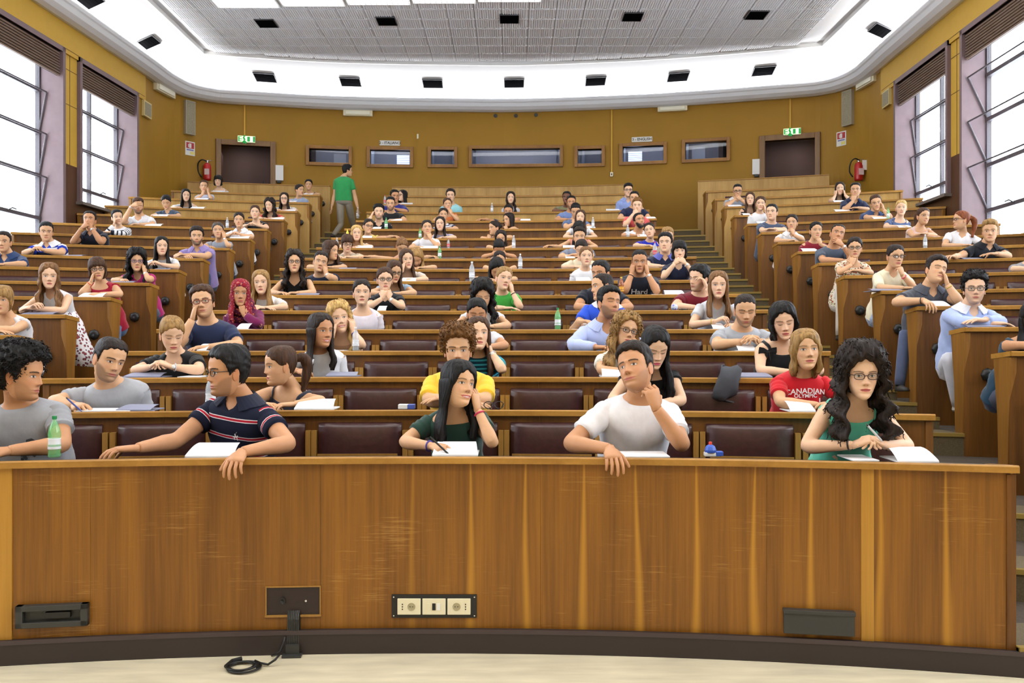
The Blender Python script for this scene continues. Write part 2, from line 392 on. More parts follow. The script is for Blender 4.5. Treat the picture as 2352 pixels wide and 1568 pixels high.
m = MB(); m.box(-7.9, 7.3, -6.2, -6, 0, H+6.2); tag(m.build('wall_front', mat('front_wall_cream', (190, 170, 130), .8)), 'front wall behind the camera', kind='structure')
m = MB(); m.box(-8, 7.6, -6.2, 19, -.2, 0); tag(m.build('floor', M_floor), 'beige marbled floor in front of the first desk', kind='structure')
# ---------------------------------------------------------------- ceiling
OUT = [np.array((wx(-1, y), y)) for y in np.linspace(-6, 17, 12)] + [BK[k] for k in range(2, len(BK)-2, 2)] + [np.array((wx(1, y), y)) for y in np.linspace(16.8, -6, 12)]
OUT = np.array(OUT)
def inner(p):
    bx = float(np.interp(np.clip(p[0], -6.42, 6.3), BK[10:-10, 0], BK[10:-10, 1]))
    x = min(max(p[0], -6.42), 6.3); return np.array((x, min(p[1], bx-1.25)))
T_ = np.gradient(OUT, axis=0); T_ /= np.linalg.norm(T_, axis=1)[:, None]; Nn = np.stack([T_[:, 1], -T_[:, 0]], 1)
prof = [(-.02, 5.275), (.10, 5.262), (.20, 5.285), (.28, 5.34), (.32, 5.41), (.345, 5.43), (.365, 5.47), (.35, 5.50), (.30, 5.50), (.27, 5.40), (-.02, 5.38)]
mb = MB(); mb.sweep([[(*(OUT[k]+Nn[k]*e), H+z) for e, z in prof] for k in range(len(OUT))], cap=False)
ceil_root = empty('ceiling', (0, 10, H+6.1), 'white plaster ceiling with cove and slotted panels', kind='structure')
mb.build('cornice', M_white, ceil_root, smooth=False)
mb = MB(); fz = [(0, 5.38), (.04, 5.55), (.12, 5.64), (.28, 5.74), (.5, 5.83), (.75, 5.93), (1., 6.01)]
rings = []
for p in OUT:
    q = inner(p); rings.append([(*(p*(1-f_)+q*f_), H+z) for f_, z in fz])
mb.sweep(rings, closed=False); mb.build('cove', M_white, ceil_root, smooth=True)
mb = MB(); rings = []
for p in OUT:
    q = inner(p); c = np.array((0., 9.)); d = np.array((-.0 if abs(q[0]) < 6.29 else -np.sign(q[0]), -1. if q[1] > 17 else 0.))
    L = np.linalg.norm(d); d = d/(L if L else 1)*1.2
    if abs(q[0]) > 6.29 and q[1] > 17: d = d*1.2
    rings.append([(*(q+d*e), H+z) for e, z in ((0, 6.01), (0, 5.96), (.04, 5.96), (.05, 6.06), (.22, 6.07), (.22, 6.12), (0, 6.2))])
mb.sweep(rings, closed=False, cap=False); mb.build('ceiling_moulding', M_white2, ceil_root)
mb = MB(); mb.box(-7.9, 7.7, -6.2, 21, H+6.031, H+6.3); mb.build('ceiling_slab', M_white, ceil_root)
# slotted ceiling panels: one object each
pm = bpy.data.materials.new('slotted_panel'); pm.use_nodes = True
N = pm.node_tree.nodes; L = pm.node_tree.links; b = N['Principled BSDF']; b.inputs['Roughness'].default_value = .7; b.inputs['Base Color'].default_value = (.90, .91, .95, 1)
PS = .5
def panel_mesh():
    m = MB(); h = PS/2; g = .008
    m.box(-h+g, h-g, -h+g, h-g, .012, .03)
    nb = 11
    for k in range(nb):
        x0 = -h+g+.012+(PS-2*g-.024)*k/nb; m.box(x0, x0+(PS-2*g)/nb*.55, -h+g, h-g, 0, .012)
    m.box(-h+g, h-g, -h+g, -h+g+.02, 0, .012); m.box(-h+g, h-g, h-g-.02, h-g, 0, .012)
    return m
p0 = panel_mesh().build('ceiling_panel', pm, ceil_root, local=True); pmesh = p0.data; first = True
cnt = 0
ventxy = []
for px, py in ((612, 49), (888, 44), (1170, 39), (1453, 34), (1738, 30), (325, 55)):
    Y = 6.03*F/(CY-py); ventxy.append(((px-CX)/F*Y, Y))
far_panels = MB()
for jy in range(0, 16):
    for ix in range(-13, 14):
        x = ix*PS+.06; y = 18.95-jy*PS
        lim = float(np.interp(x, BK[10:-10, 0], BK[10:-10, 1]))-1.25-.2
        if y+PS*.5 > lim+.42 or abs(x+.06) > 6.28: continue
        if x < -6.15 or x > 6.05: continue
        if any(abs(x-vx) < .27 and abs(y-vy) < .27 for vx, vy in ventxy): pass
        if cnt < 290:
            o = p0 if first else bpy.data.objects.new('ceiling_panel', pmesh)
            if not first: COL.objects.link(o); o.parent = ceil_root
            first = False; cnt += 1
            o.location = (x, y-10, -.1+.0)
# ceiling vents
def vent_obj(c, ax, ay, w_, d_, lab, col=None):
    col = mat('vent_black', (9, 9, 10), 1., spec=0)
    ax = np.array(ax, float); ax /= np.linalg.norm(ax); ay = np.array(ay, float); ay /= np.linalg.norm(ay); az = np.cross(ax, ay); az /= np.linalg.norm(az)
    if az[2] > 0: az = -az
    c = np.array(c, float)+az*.012
    r = empty('ceiling_vent', tuple(c), lab, 'vent', 'black air vents in the ceiling')
    m = MB(); m.obox(c, ax, ay, az, -w_/2, w_/2, -d_/2, d_/2, -.03, .006); m.build('vent_grille', col, r)
    m = MB()
    for k in range(5): m.obox(c, ax, ay, az, -w_/2+.015, w_/2-.015, -d_/2+d_*(k+.35)/5, -d_/2+d_*(k+.5)/5, .004, .008)
    m.build('vent_slat', mat('vent_slat_m', (7, 8, 10), 1., spec=0), r)['kind'] = 'stuff'
    m = MB()
    for a0, a1, b0, b1 in ((-w_/2-.012, w_/2+.012, -d_/2-.012, -d_/2), (-w_/2-.012, w_/2+.012, d_/2, d_/2+.012), (-w_/2-.012, -w_/2, -d_/2, d_/2), (w_/2, w_/2+.012, -d_/2, d_/2)): m.obox(c, ax, ay, az, a0, a1, b0, b1, -.03, .008)
    m.build('vent_rim', mat('vent_rim_m', (60, 60, 64), .6), r)
nm5 = ['leftmost', 'second from left', 'middle', 'second from right', 'rightmost']
for k in range(5):
    x, y = ventxy[k]; vent_obj((x, y, H+6.0), (1, 0, 0), (0, 1, 0), .34, .4, 'black square vent in the slotted flat ceiling, %s of five' % nm5[k])
nm7 = ['leftmost', 'second', 'third', 'middle', 'fifth', 'sixth', 'rightmost']
for k, (px, py) in enumerate(((608, 176), (805, 187), (994, 191), (1181, 190), (1368, 185), (1558, 175), (1755, 160))):
    s = wall_s(px); P, t, n = wall_at(s, 0); q = inner(P); f_ = .55; z = np.interp(f_, [a for a, _ in fz], [b_ for _, b_ in fz])
    # solve along the ray for the cove point
    best = None
    for f_ in np.linspace(.1, 1, 60):
        pt = P*(1-f_)+q*f_; z = np.interp(f_, [a for a, _ in fz], [b_ for _, b_ in fz]); yy = CY-F*z/pt[1]
        if best is None or abs(yy-py) < best[0]: best = (abs(yy-py), f_, pt, z)
    _, f_, pt, z = best
    x_t = (px-CX)/F*pt[1]; pt = pt+t*(x_t-pt[0])/t[0]
    dz = (np.interp(f_+.05, [a for a, _ in fz], [b_ for _, b_ in fz])-np.interp(f_-.05, [a for a, _ in fz], [b_ for _, b_ in fz])); dh = (q-P)*.1
    vent_obj((*pt, H+z-.008), (*t, 0), (dh[0], dh[1], dz), .43, .3, 'dark rectangular vent in the bright rear cove, %s of seven' % nm7[k], mat('vent_dark_blue', (14, 16, 20), 1., spec=0))
for (px, py, lab) in ((342, 95, 'dark diamond looking vent in the left cove above the far window'), (2021, 69, 'dark vent in the right cove above the far window'), (208, -2, 'dark vent in the left cove cut by the top edge')):
    sd = -1 if px < CX else 1; best = None
    for f_ in np.linspace(.02, 1, 80):
        for y in np.linspace(10, 18.5, 200):
            x = wx(sd, y)*(1-f_) + (-6.42 if sd < 0 else 6.3)*f_; z = np.interp(f_, [a for a, _ in fz], [b_ for _, b_ in fz])
            e = (CX+F*x/y-px)**2+(CY-F*z/y-py)**2
            if best is None or e < best[0]: best = (e, f_, x, y, z)
    _, f_, x, y, z = best; dz = (np.interp(f_+.05, [a for a, _ in fz], [b_ for _, b_ in fz])-np.interp(f_-.05, [a for a, _ in fz], [b_ for _, b_ in fz]))
    vent_obj((x, y, H+z-.008), (0, 1, 0), (-sd*.09, 0, dz), .42, .3, lab)
# hidden cove tubes lying in the cornice trough (real lamps)
cl = empty('cove_lighting', (0, 19, H+5.41), 'row of white fluorescent tubes hidden in the cornice trough', 'light')
k0 = 0
while k0 < len(OUT)-2:
    a = OUT[k0]+Nn[k0]*.13; b_ = OUT[k0+1]+Nn[k0+1]*.13
    if a[1] > 11:
        mid = (a+b_)/2; L_ = np.linalg.norm(b_-a); ang = math.atan2(b_[1]-a[1], b_[0]-a[0])
        o = area('cove_lamp', (*mid, H+5.43), (math.pi, 0, -ang+0), L_*.95, .06, (32 if a[1] > 18.9 else 22)*L_, (.97, .98, 1))
        o.rotation_euler = Matrix.Rotation(ang, 4, 'Z').to_3x3().to_4x4().__matmul__(Matrix.Rotation(math.pi, 4, 'X')).to_euler()
        m = MB(); m.tube([(*a, H+5.405), (*b_, H+5.405)], .013, 6); m.build('fluorescent_tube', mat('cove_tube', (255, 255, 255), .5, emis=2), cl)
    k0 += 1
# visible luminaires at the top edge of the picture
for k in range(5):
    x0 = 500+149*k; lab = 'white louvred fluorescent luminaire on the slotted ceiling, %s of five' % ['leftmost', 'second', 'third', 'fourth', 'rightmost'][k]
    py = 18-3.4*k; Y = 5.97*F/(CY-py); xa = (x0-CX)/F*Y; xb = xa+1.14
    r = empty('ceiling_luminaire', ((xa+xb)/2, Y-.3, H+6.0), lab, 'ceiling light', 'fluorescent luminaires')
    m = MB(); m.box(xa, xb, Y-.62, Y-.6, H+5.96, H+6.03); m.box(xa, xb, Y-.02, Y, H+5.96, H+6.03); m.box(xa, xa+.02, Y-.6, Y-.02, H+5.96, H+6.03); m.box(xb-.02, xb, Y-.6, Y-.02, H+5.96, H+6.03); m.build('luminaire_housing', M_white2, r)
    m = MB(); m.box(xa+.02, xb-.02, Y-.6, Y-.02, H+5.995, H+6.005); m.build('diffuser', mat('diffuser_m', (246, 248, 255), .5, emis=3.2), r)
    m = MB()
    for q in range(12): xq = xa+.04+(xb-xa-.08)*q/11; m.box(xq-.004, xq+.004, Y-.6, Y-.02, H+5.965, H+5.993)
    m.build('louvre_blade', M_white2, r)['kind'] = 'stuff'
# ---------------------------------------------------------------- seating geometry
YC = [1050, 942, 866, 806, 757, 714, 678.5, 646, 618, 594, 570, 547, 526, 507, 487, 469, 449, 428]
ZR = [H+(CY-YC[i])*RY(i, 0)/F for i in range(18)]
def solve(px, py, i):
    x = 0.
    for _ in range(30): x = (px-CX)/F*RY(i, x)
    return x, H+(CY-py)*RY(i, x)/F
LB = {17: (758, 426), 16: (735, 447.5), 15: (710, 465), 14: (683, 485), 13: (652, 504), 12: (613, 525.5), 11: (575, 548), 10: (527, 570), 9: (467, 594), 8: (411, 619.5), 7: (344, 650), 6: (255, 683), 5: (150, 723), 4: (38, 770), 3: (-110, 832)}
RB = {17: (1603, 415), 16: (1621, 439), 15: (1642, 457), 14: (1664, 475), 13: (1687, 495), 12: (1718, 514), 11: (1749, 534), 10: (1787, 556), 9: (1832, 578), 8: (1880, 604), 7: (1939, 633), 6: (2024, 668), 5: (2108, 704), 4: (2217, 752), 3: (2322, 807), 2: (2470, 880)}
BL = {i: solve(*v, i) for i, v in LB.items()}; BR = {i: solve(*v, i) for i, v in RB.items()}
def XLc(i): return -3.24 + (4.76+.88*i-7.4)*.6/12.3
def XRc(i): return 2.50 + .005*i
def block(i, x):   # -> (block, z)
    if x < XLc(i)-.35 and i in BL: return 'L', BL[i][1]
    if x > XRc(i)+.35 and i in BR: return 'R', BR[i][1]
    return 'C', ZR[min(i, 17)]
def strip(m, i, x0, x1, prof, n=None):
    """sweep a closed (dy, z) profile along the curve of row i"""
    n = n or max(2, int((x1-x0)/.3))
    R = []
    for k in range(n+1):
        x = x0+(x1-x0)*k/n; y = RY(i, x); R.append([(x, y+dy, z) for dy, z in prof])
    return m.sweep(R)
ORD = ['front', 'second', 'third', 'fourth', 'fifth', 'sixth', 'seventh', 'eighth', 'ninth', 'tenth', 'eleventh', 'twelfth', 'thirteenth', 'fourteenth', 'fifteenth', 'sixteenth', 'seventeenth']
def desk_row(i, x0, x1, z, blk, floor):
    mw = M_woodl if i >= 14 else M_wood  # rear rows: paler wood, with some cove light put into the tint
    bn = {'L': 'left', 'C': 'central', 'R': 'right'}[blk]; xm = (x0+x1)/2; ym = RY(i, xm)
    r = empty('desk_row', (xm, ym, floor), 'long curved wooden desk of the %s row, %s block' % (ORD[i] if i < 17 else 'back rail of the last', bn) if i < 17 else 'tall wooden back rail closing the %s block at the top' % bn, 'desk', 'curved lecture desks of the %s block' % bn)
    if i == 17:
        m = MB(); strip(m, i, x0, x1, [(-.02, z-.02), (.06, z-.02), (.06, z), (-.02, z)]); m.build('rail_cap', M_edge, r)
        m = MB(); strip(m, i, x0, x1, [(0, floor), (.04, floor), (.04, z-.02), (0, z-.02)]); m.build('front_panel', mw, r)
    else:
        m = MB(); strip(m, i, x0, x1, [(.015, z-.03), (.27, z-.057), (.27, z-.027), (.015, z)]); m.build('desk_top', M_top, r)
        for xa_, xb_ in ((x0-.004, x0+.02), (x1-.02, x1+.004)): m = MB(); strip(m, i, xa_, xb_, [(.0, z-.034), (.275, z-.061), (.275, z-.024), (.0, z+.0035)], 1); m.build('end_edging', M_edge, r)
        m = MB(); strip(m, i, x0-.0, x1+.0, [(-.012, z-.034), (.016, z-.034), (.016, z+.0025), (-.004, z+.003), (-.012, z-.004)]); m.build('desk_edge', M_edge, r)
        m = MB(); n_ = max(1, round((x1-x0)/1.25))
        for k in range(n_):
            a = x0+(x1-x0)*k/n_; b = x0+(x1-x0)*(k+1)/n_
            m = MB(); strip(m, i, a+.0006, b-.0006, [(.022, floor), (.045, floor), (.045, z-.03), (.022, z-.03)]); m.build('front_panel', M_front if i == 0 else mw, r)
        for s_, xe in ((-1, x0), (1, x1)):
            y = RY(i, xe); m = MB()
            a, b = (xe, xe+.045) if s_ < 0 else (xe-.045, xe)
            # the end cheek flares towards the desk top
            R = []
            for zz, d0, d1 in (((floor, .05, .17), (z-.5, .03, .19), (z-.045, .0, .25)) if blk != 'C' else ((floor, .02, .25), (z-.045, .02, .25))):
                R.append([(a, y+d0, zz), (b, y+d0, zz), (b, y+d1, zz), (a, y+d1, zz)])
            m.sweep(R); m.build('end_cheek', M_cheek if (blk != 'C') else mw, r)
    # round black air outlet at the aisle side
    if blk != 'C' or i in (1,):
        xe = x1-.16 if blk == 'L' else x0+.16
        if blk == 'C': return r
        y = RY(i, xe); m = MB(); zk = z-.40
        prof_ = [(0, 0), (.035, .0), (.05, .012), (.06, .03), (.055, .05), (.04, .062), (.02, .066), (0, .06)]
        rings = []
        sc_ = .95
        for q, (rr, d) in enumerate(prof_):
            rings.append([(xe+rr*sc_*(1+.06*math.cos(8*a_))*math.cos(a_), y+.02-d*sc_, zk+rr*sc_*(1+.06*math.cos(8*a_))*math.sin(a_)) for a_ in [2*math.pi*j/24 for j in range(24)]])
        m.sweep(rings); m.build('air_outlet', M_black, r, smooth=True)
    return r
DROOT = {}
for i in range(18):
    fl = ZR[max(i-1, 0)]-.90 if i else 0
    DROOT['C', i] = desk_row(i, XLc(i), XRc(i), ZR[i], 'C', max(fl, 0))
    if i in BL:
        x1, z = BL[i]; xw = wx(-1, min(RY(i, -7), 17.2))+.02
        if i > 15: xw = -6.9
        DROOT['L', i] = desk_row(i, xw, x1, z, 'L', ZR[i-1]-.90)
    if i in BR:
        x0, z = BR[i]; xw = wx(1, min(RY(i, 7), 17.0))-.02
        if i > 15: xw = 6.5
        DROOT['R', i] = desk_row(i, x0, xw, z, 'R', ZR[i-1]-.90)
# front desk: pale posts dividing the veneered front, dark plinth
r0 = DROOT['C', 0]
for px in (8, 1996):
    Yp = RY(0, (px-CX)/F*4.6); x = (px-CX)/F*Yp; m = MB()
    strip(m, 0, x-.03, x+.03, [(.014, 0.1), (.03, 0.1), (.03, ZR[0]-.034), (.014, ZR[0]-.034)], 2); m.build('pale_post', M_strip, r0)
m = MB(); strip(m, 0, XLc(0), XRc(0)+.12, [(-.012, 0), (.03, 0), (.03, .125), (-.012, .125)]); m.build('plinth', M_base, r0)
m = MB(); strip(m, 0, XLc(0), XRc(0)+.12, [(-.016, .105), (-.01, .105), (-.01, .128), (-.016, .128)]); m.build('plinth_trim', mat('plinth_trim_m', (66, 54, 54), .5), r0)
# ---------------------------------------------------------------- tiers and aisle stairs
tiers = empty('floor_tiers', (0, 5, 0), 'stepped carpeted tiers under the desks', kind='structure')
for i in range(18):
    zf = ZR[i]-.90 if i < 17 else ZR[16]-.80; m = MB()
    y_next = 1.0
    x0, x1 = -7.4, 7.15
    if i == 0: x0 = -3.6
    R = []; n = 30
    for k in range(n+1):
        x = x0+(x1-x0)*k/n
        ya = RY(i, x)+.03; yb = (RY(i+1, x)+.03) if i < 17 else 21
        if i == 0 and x > 2.45: ya = 4.45
        R.append([(x, ya, -.02), (x, yb, -.02), (x, yb, zf), (x, ya, zf)])
    m.sweep(R); m.build('tier', M_tier, tiers)
for sd, nm in ((-1, 'left'), (1, 'right')):
    st = empty('aisle_stairs', (sd*3.3, 8, 0), 'dark lino aisle steps with brass nosings beside the %s block' % nm, kind='structure')
    for i in range(0, 18):
        if i > 16: break
        xa, xb = (BL[max(i, 3)][0]+.0, XLc(i)) if sd < 0 else (XRc(i), BR[max(i, 2)][0])
        if i < 3: xa, xb = (xa, xb) if sd < 0 else (XRc(i), 4.6 if i < 2 else 4.2)
        for half in ((0, 1) if i >= 4 else (0,)):
            if i == 0 and sd < 0: continue
            zt = ZR[i]-.90 if not half else (ZR[i]+ZR[i+1])/2-.90
            dy = .02 if not half else .02+.44
            def yy(x): return (RY(i, x)+dy) if i else (4.42 if x > 2.45 else RY(i, x)+dy)
            m = MB(); R = []
            for k in range(5):
                x = xa+(xb-xa)*k/4; R.append([(x, yy(x), zt-.14 if half else zt-.3), (x, yy(x)+(.44 if half else .4), zt-.14 if half else zt-.3), (x, yy(x)+(.44 if half else .4), zt+.002), (x, yy(x), zt+.002)])
            m.sweep(R); m.build('step', M_step, st)
            m = MB(); R = []
            for k in range(5):
                x = xa+(xb-xa)*k/4; R.append([(x, yy(x)-.012, zt-.022), (x, yy(x)+.03, zt-.022), (x, yy(x)+.03, zt+.008), (x, yy(x)-.012, zt+.008)])
            m.sweep(R); m.build('step_nosing', M_nose, st)
# ---------------------------------------------------------------- seats
def seat_proto(up):
    """local frame: origin under the backrest on the floor, -y towards the desk in front"""
    W = .6; parts = []
    m = MB(); hw = .262; n = 9; R = []
    prof_ = []
    for k in range(n+1):     # padded backrest, bulging, seen from the front
        x = -hw+2*hw*k/n; e = 1-(abs(x)/hw)**6; th = .022+.035*e
        R.append([(x, 0, .40), (x, -th*.6, .40), (x, -th, .46), (x, -th, .74), (x, -th*.85, .79), (x, -th*.4, .812), (x, 0, .815)])
    m.sweep(R); parts.append(('backrest', m, M_leather, True))
    for s_ in (-1, 1):
        m = MB(); a = s_*.284; m.box(a-.016, a+.016, -.05, .0, .30, .765); parts.append(('seat_post', m, M_post, False))
        m = MB(); m.lathe([(.006, 0), (.006, .004)], (a, -.052, .735), 8); 
    m = MB()
    if up:
        m.box(-.24, .24, -.13, -.07, .28, .62)
    else:
        m.box(-.25, .25, -.46, -.08, .50, .545)
    parts.append(('seat_cushion', m, M_seat, False))
    m = MB()
    if up: m.box(-.245, .245, -.145, -.128, .27, .63)
    else: m.box(-.255, .255, -.47, -.07, .485, .503)
    parts.append(('seat_board', m, M_post, False))
    return parts
SEATM = {}
def place_seat(x, i, occ, k, blk):
    """seat of row i, hung on the front of row i+1"""
    y = RY(i+1, x)+.02; dydx = (RY(i+1, x+.05)-RY(i+1, x-.05))/.1
    zt = (ZR[i+1] if blk == 'C' else (BL if blk == 'L' else BR)[i+1][1])
    zf = zt-(.075+.005*min(i, 9))-.815
    bn = {'L': 'left', 'C': 'central', 'R': 'right'}[blk]
    r = empty('tip_up_seat', (x, y, zf), 'maroon leather tip-up seat, %s row of the %s block, %s from the left' % (ORD[i], bn, ['first']+ORD[1:] if 0 else (['first']+ORD[1:])[k]), 'seat', 'maroon seats of the %s row, %s block' % (ORD[i], bn), rz=math.atan(dydx))
    if occ not in SEATM:
        SEATM[occ] = []
        for nm, m, mt, sm in seat_proto(not occ):
            o = m.build(nm, mt, r, local=True, smooth=False)
            if nm == 'backrest':
                b_ = o.modifiers.new('bevel', 'BEVEL'); b_.width = .012; b_.segments = 2
                o.data.polygons.foreach_set('use_smooth', [True]*len(o.data.polygons))
            SEATM[occ].append(o)
    else:
        for p in SEATM[occ]:
            o = p.copy(); COL.objects.link(o); o.parent = r
    return r
def place_all_seats(people_xy):
    for i in range(0, 16):
        for blk in 'CLR':
            if blk == 'C':
                if i > 10: continue
                k0 = math.ceil((XLc(i+1)+.05-(-.05-.3025))/.605)
                xs = [-.05-.3025+.605*k for k in range(-8, 9)]; xs = [x for x in xs if XLc(i+1)+.27 < x < XRc(i+1)-.27]
            elif blk == 'L':
                if i < 3 or i+1 not in BL: continue
                xe = BL[i+1][0]-.33-.3; xs = [xe-.605*k for k in range(5)]; xs = [x for x in xs if x > -6.95]
                if i > 7: xs = xs[:1]
            else:
                if i+1 not in BR or i < 2: continue
                xe = BR[i+1][0]+.33+.3; xs = [xe+.605*k for k in range(6)]; xs = [x for x in xs if x < 6.8]
                if i > 7: xs = xs[:1]
            # leave out what lies wholly outside the frame
            xs = [x for x in xs if -60 < CX+F*x/RY(i+1, x) < 2352+60]
            for k_, x in enumerate(sorted(xs)):
                occ = any(ii == i and abs(x-px) < .33 for ii, px in people_xy)
                place_seat(x, i, occ, k_, blk)
# ---------------------------------------------------------------- things on the back wall
def text_mesh(s, size, name='txt', ext=.001, bold=False):
    cu = bpy.data.curves.new(name, 'FONT'); cu.body = s; cu.size = size; cu.align_x = 'CENTER'; cu.align_y = 'CENTER'; cu.extrude = ext; cu.resolution_u = 3
    if bold: cu.offset = size*.02
    o = bpy.data.objects.new(name, cu); COL.objects.link(o); dg = bpy.context.evaluated_depsgraph_get(); me = bpy.data.meshes.new_from_object(o.evaluated_get(dg))
    v = [tuple(q.co) for q in me.vertices]; f = [tuple(p.vertices) for p in me.polygons]
    bpy.data.objects.remove(o); bpy.data.curves.remove(cu); bpy.data.meshes.remove(me); return v, f
def wframe(px, py, off=0):
    s = wall_s(px); p, t, n = wall_at(s, off); k = (wall_s(px+4)-wall_s(px-4))/8
    return np.array((*p, wz(px, py))), np.array((*t, 0)), np.array((*n, 0)), np.array((0, 0, 1.)), k
def wallthing(name, x0, x1, y0, y1, dep, mt, lab, cat, group=None, part='body', bev=.004):
    o, t, n, u, k = wframe((x0+x1)/2, (y0+y1)/2)
    w_ = min((x1-x0)*k, .75); h_ = (y1-y0)*RY_wall((x0+x1)/2)/F
    r = empty(name, tuple(o), lab, cat, group)
    m = MB(); m.obox(o, t, n, u, -w_/2, w_/2, 0, dep, -h_/2, h_/2); m.build(part, mt, r, bevel=bev)
    return r, o, t, n, u, w_, h_
def RY_wall(px): return wall_at(wall_s(px))[0][1]
def lay(m, o, t, n, u, v, f, dx, dz, d): m.add([o+t*(p[0]+dx)+u*(p[1]+dz)+n*(p[2]+d) for p in v], f)
M_signw = mat('sign_white', (226, 226, 220), .5); M_signt = mat('sign_black', (40, 40, 40), .5)
for (x0, x1, y0, y1, s_, lab) in ((872, 919, 323, 334.5, '2 - ITALIANO', 'small white plate reading 2 - ITALIANO above a booth window'), (1451, 1498, 314.5, 326, '3 - ENGLISH', 'small white plate reading 3 - ENGLISH above a booth window')):
    r, o, t, n, u, w_, h_ = wallthing('language_plate', x0, x1, y0, y1, .02, M_signw, lab, 'sign', part='plate')
    v, f = text_mesh(s_, .082, bold=True); m = MB(); lay(m, o, t, n, u, v, f, 0, 0, .022); m.build('lettering', M_signt, r)
M_green = mat('exit_green', (20, 150, 70), .4, emis=.5); M_glow = mat('exit_glow', (226, 255, 200), .4, emis=1.1)
for (x0, x1, y0, y1, lab, mir) in ((546, 587, 313.5, 329, 'lit green running man exit sign over the left doorway', 1), (1799, 1840, 296, 311.5, 'lit green running man exit sign over the right doorway', 1)):
    r, o, t, n, u, w_, h_ = wallthing('exit_sign', x0, x1, y0, y1, .08, M_ivory, lab, 'sign', part='sign_case')
    m = MB(); m.obox(o, t, n, u, -w_/2+.01, w_/2-.01, .08, .084, -h_/2+.01, h_/2-.01); m.build('sign_face', M_glow, r)
    m = MB()
    m.obox(o, t, n, u, w_*.36, w_*.48, .084, .087, -h_*.4, h_*.4)
    m.obox(o, t, n, u, w_*.04, w_*.2, .084, .087, -h_*.36, h_*.36)
    m.obox(o, t, n, u, -w_*.46, -w_*.38, .084, .087, -h_*.3, h_*.3); m.obox(o, t, n, u, -w_*.40, -w_*.24, .084, .087, -h_*.06, h_*.06)
    m.obox(o, t, n, u, -w_*.46, -w_*.26, .084, .087, h_*.28, h_*.38); m.obox(o, t, n, u, -w_*.46, -w_*.26, .084, .087, -h_*.38, -h_*.28); m.build('exit_symbol', M_green, r)
    m = MB()
    c = (-.12*w_, 0)
    m.obox(o+t*c[0], t, n, u, -.02, .02, .084, .088, .05, .085); m.obox(o+t*c[0], (t+u*.5)/1.1, n, (u-t*.4)/1.1, -.02, .02, .084, .088, -.03, .05)
    m.obox(o+t*c[0], (t+u)/1.4, n, (u-t)/1.4, -.06, -.01, .084, .088, -.09, -.02); m.obox(o+t*c[0], (t-u)/1.4, n, (u+t)/1.4, .01, .06, .084, .088, -.08, -.03); m.build('running_figure', M_green, r)
for (px, y0, y1, lab) in ((562, 241, 313, 'thin yellow conduit from the cornice down to the left exit sign'), (1815, 225, 296, 'thin yellow conduit from the cornice down to the right exit sign'), (1405, 252, 396, 'long thin yellow conduit ending in a small switch on the back wall')):
    o, t, n, u, k = wframe(px, (y0+y1)/2); zt = wz(px, y0); zb = wz(px, y1)
    r = empty('wall_conduit', tuple(o), lab, 'conduit', 'yellow conduits on the back wall')
    m = MB(); m.obox((o[0], o[1], 0), t, n, u, -.014, .014, 0, .025, zb, zt); m.build('conduit_channel', mat('conduit_yellow', (206, 160, 50), .5), r)
    if px == 1405: m = MB(); m.obox((o[0], o[1], zb), t, n, u, -.035, .035, 0, .05, -.1, .0); m.build('switch', M_ivory, r, bevel=.004); m = MB(); m.obox((o[0], o[1], zb), t, n, u, -.012, .012, .05, .058, -.07, -.03); m.build('switch_button', M_dgrey, r)
for (x0, x1, y0, y1, lab) in ((789, 856, 254, 268, 'ivory emergency lamp under the cornice left of centre'), (1511, 1579, 244, 257, 'ivory emergency lamp under the cornice right of centre'), (351, 394, 198, 217, 'ivory emergency lamp in the left rounded corner'), (1975, 2016, 180, 198, 'ivory emergency lamp in the right rounded corner')):
    r, o, t, n, u, w_, h_ = wallthing('emergency_lamp', x0, x1, y0, y1, .1, M_ivory, lab, 'lamp', 'emergency lamps under the cornice', part='lamp_case', bev=.012)
    m = MB(); m.obox(o, t, n, u, -w_*.42, w_*.42, .1, .125, -h_*.34, h_*.3); m.build('lamp_cover', mat('lamp_cover_m', (240, 236, 214), .3), r, bevel=.01)
M_grille = mat('speaker_grille', (140, 132, 108), .8, noise=.25, nscale=(60, 60, 60))
for (x0, x1, y0, y1, lab) in ((421, 443, 233, 310, 'tall grey column loudspeaker on the left of the back wall'), (1941, 1963, 209, 289, 'tall grey column loudspeaker on the right of the back wall')):
    r, o, t, n, u, w_, h_ = wallthing('column_speaker', x0, x1, y0, y1, .1, mat('speaker_case', (172, 166, 148), .6), lab, 'loudspeaker', part='speaker_case')
    m = MB(); m.obox(o, t, n, u, -w_/2+.015, w_/2-.015,   .1, .106, -h_/2+.015, h_/2-.015); m.build('grille', M_grille, r)
for (x0, x1, y0, y1, lab) in ((325, 342, 234, 270, 'small framed wall box beside the left far window'), (2033, 2049, 207, 245, 'small framed wall box beside the right far window')):
    r, o, t, n, u, w_, h_ = wallthing('wall_box', x0, x1, y0, y1, .06, mat('box_frame', (196, 178, 122), .5), lab, 'box', part='box_frame')
    m = MB(); m.obox(o, t, n, u, -w_/2+.03, w_/2-.03, .06, .064, -h_/2+.03, h_/2-.03); m.build('grille', M_grille, r)
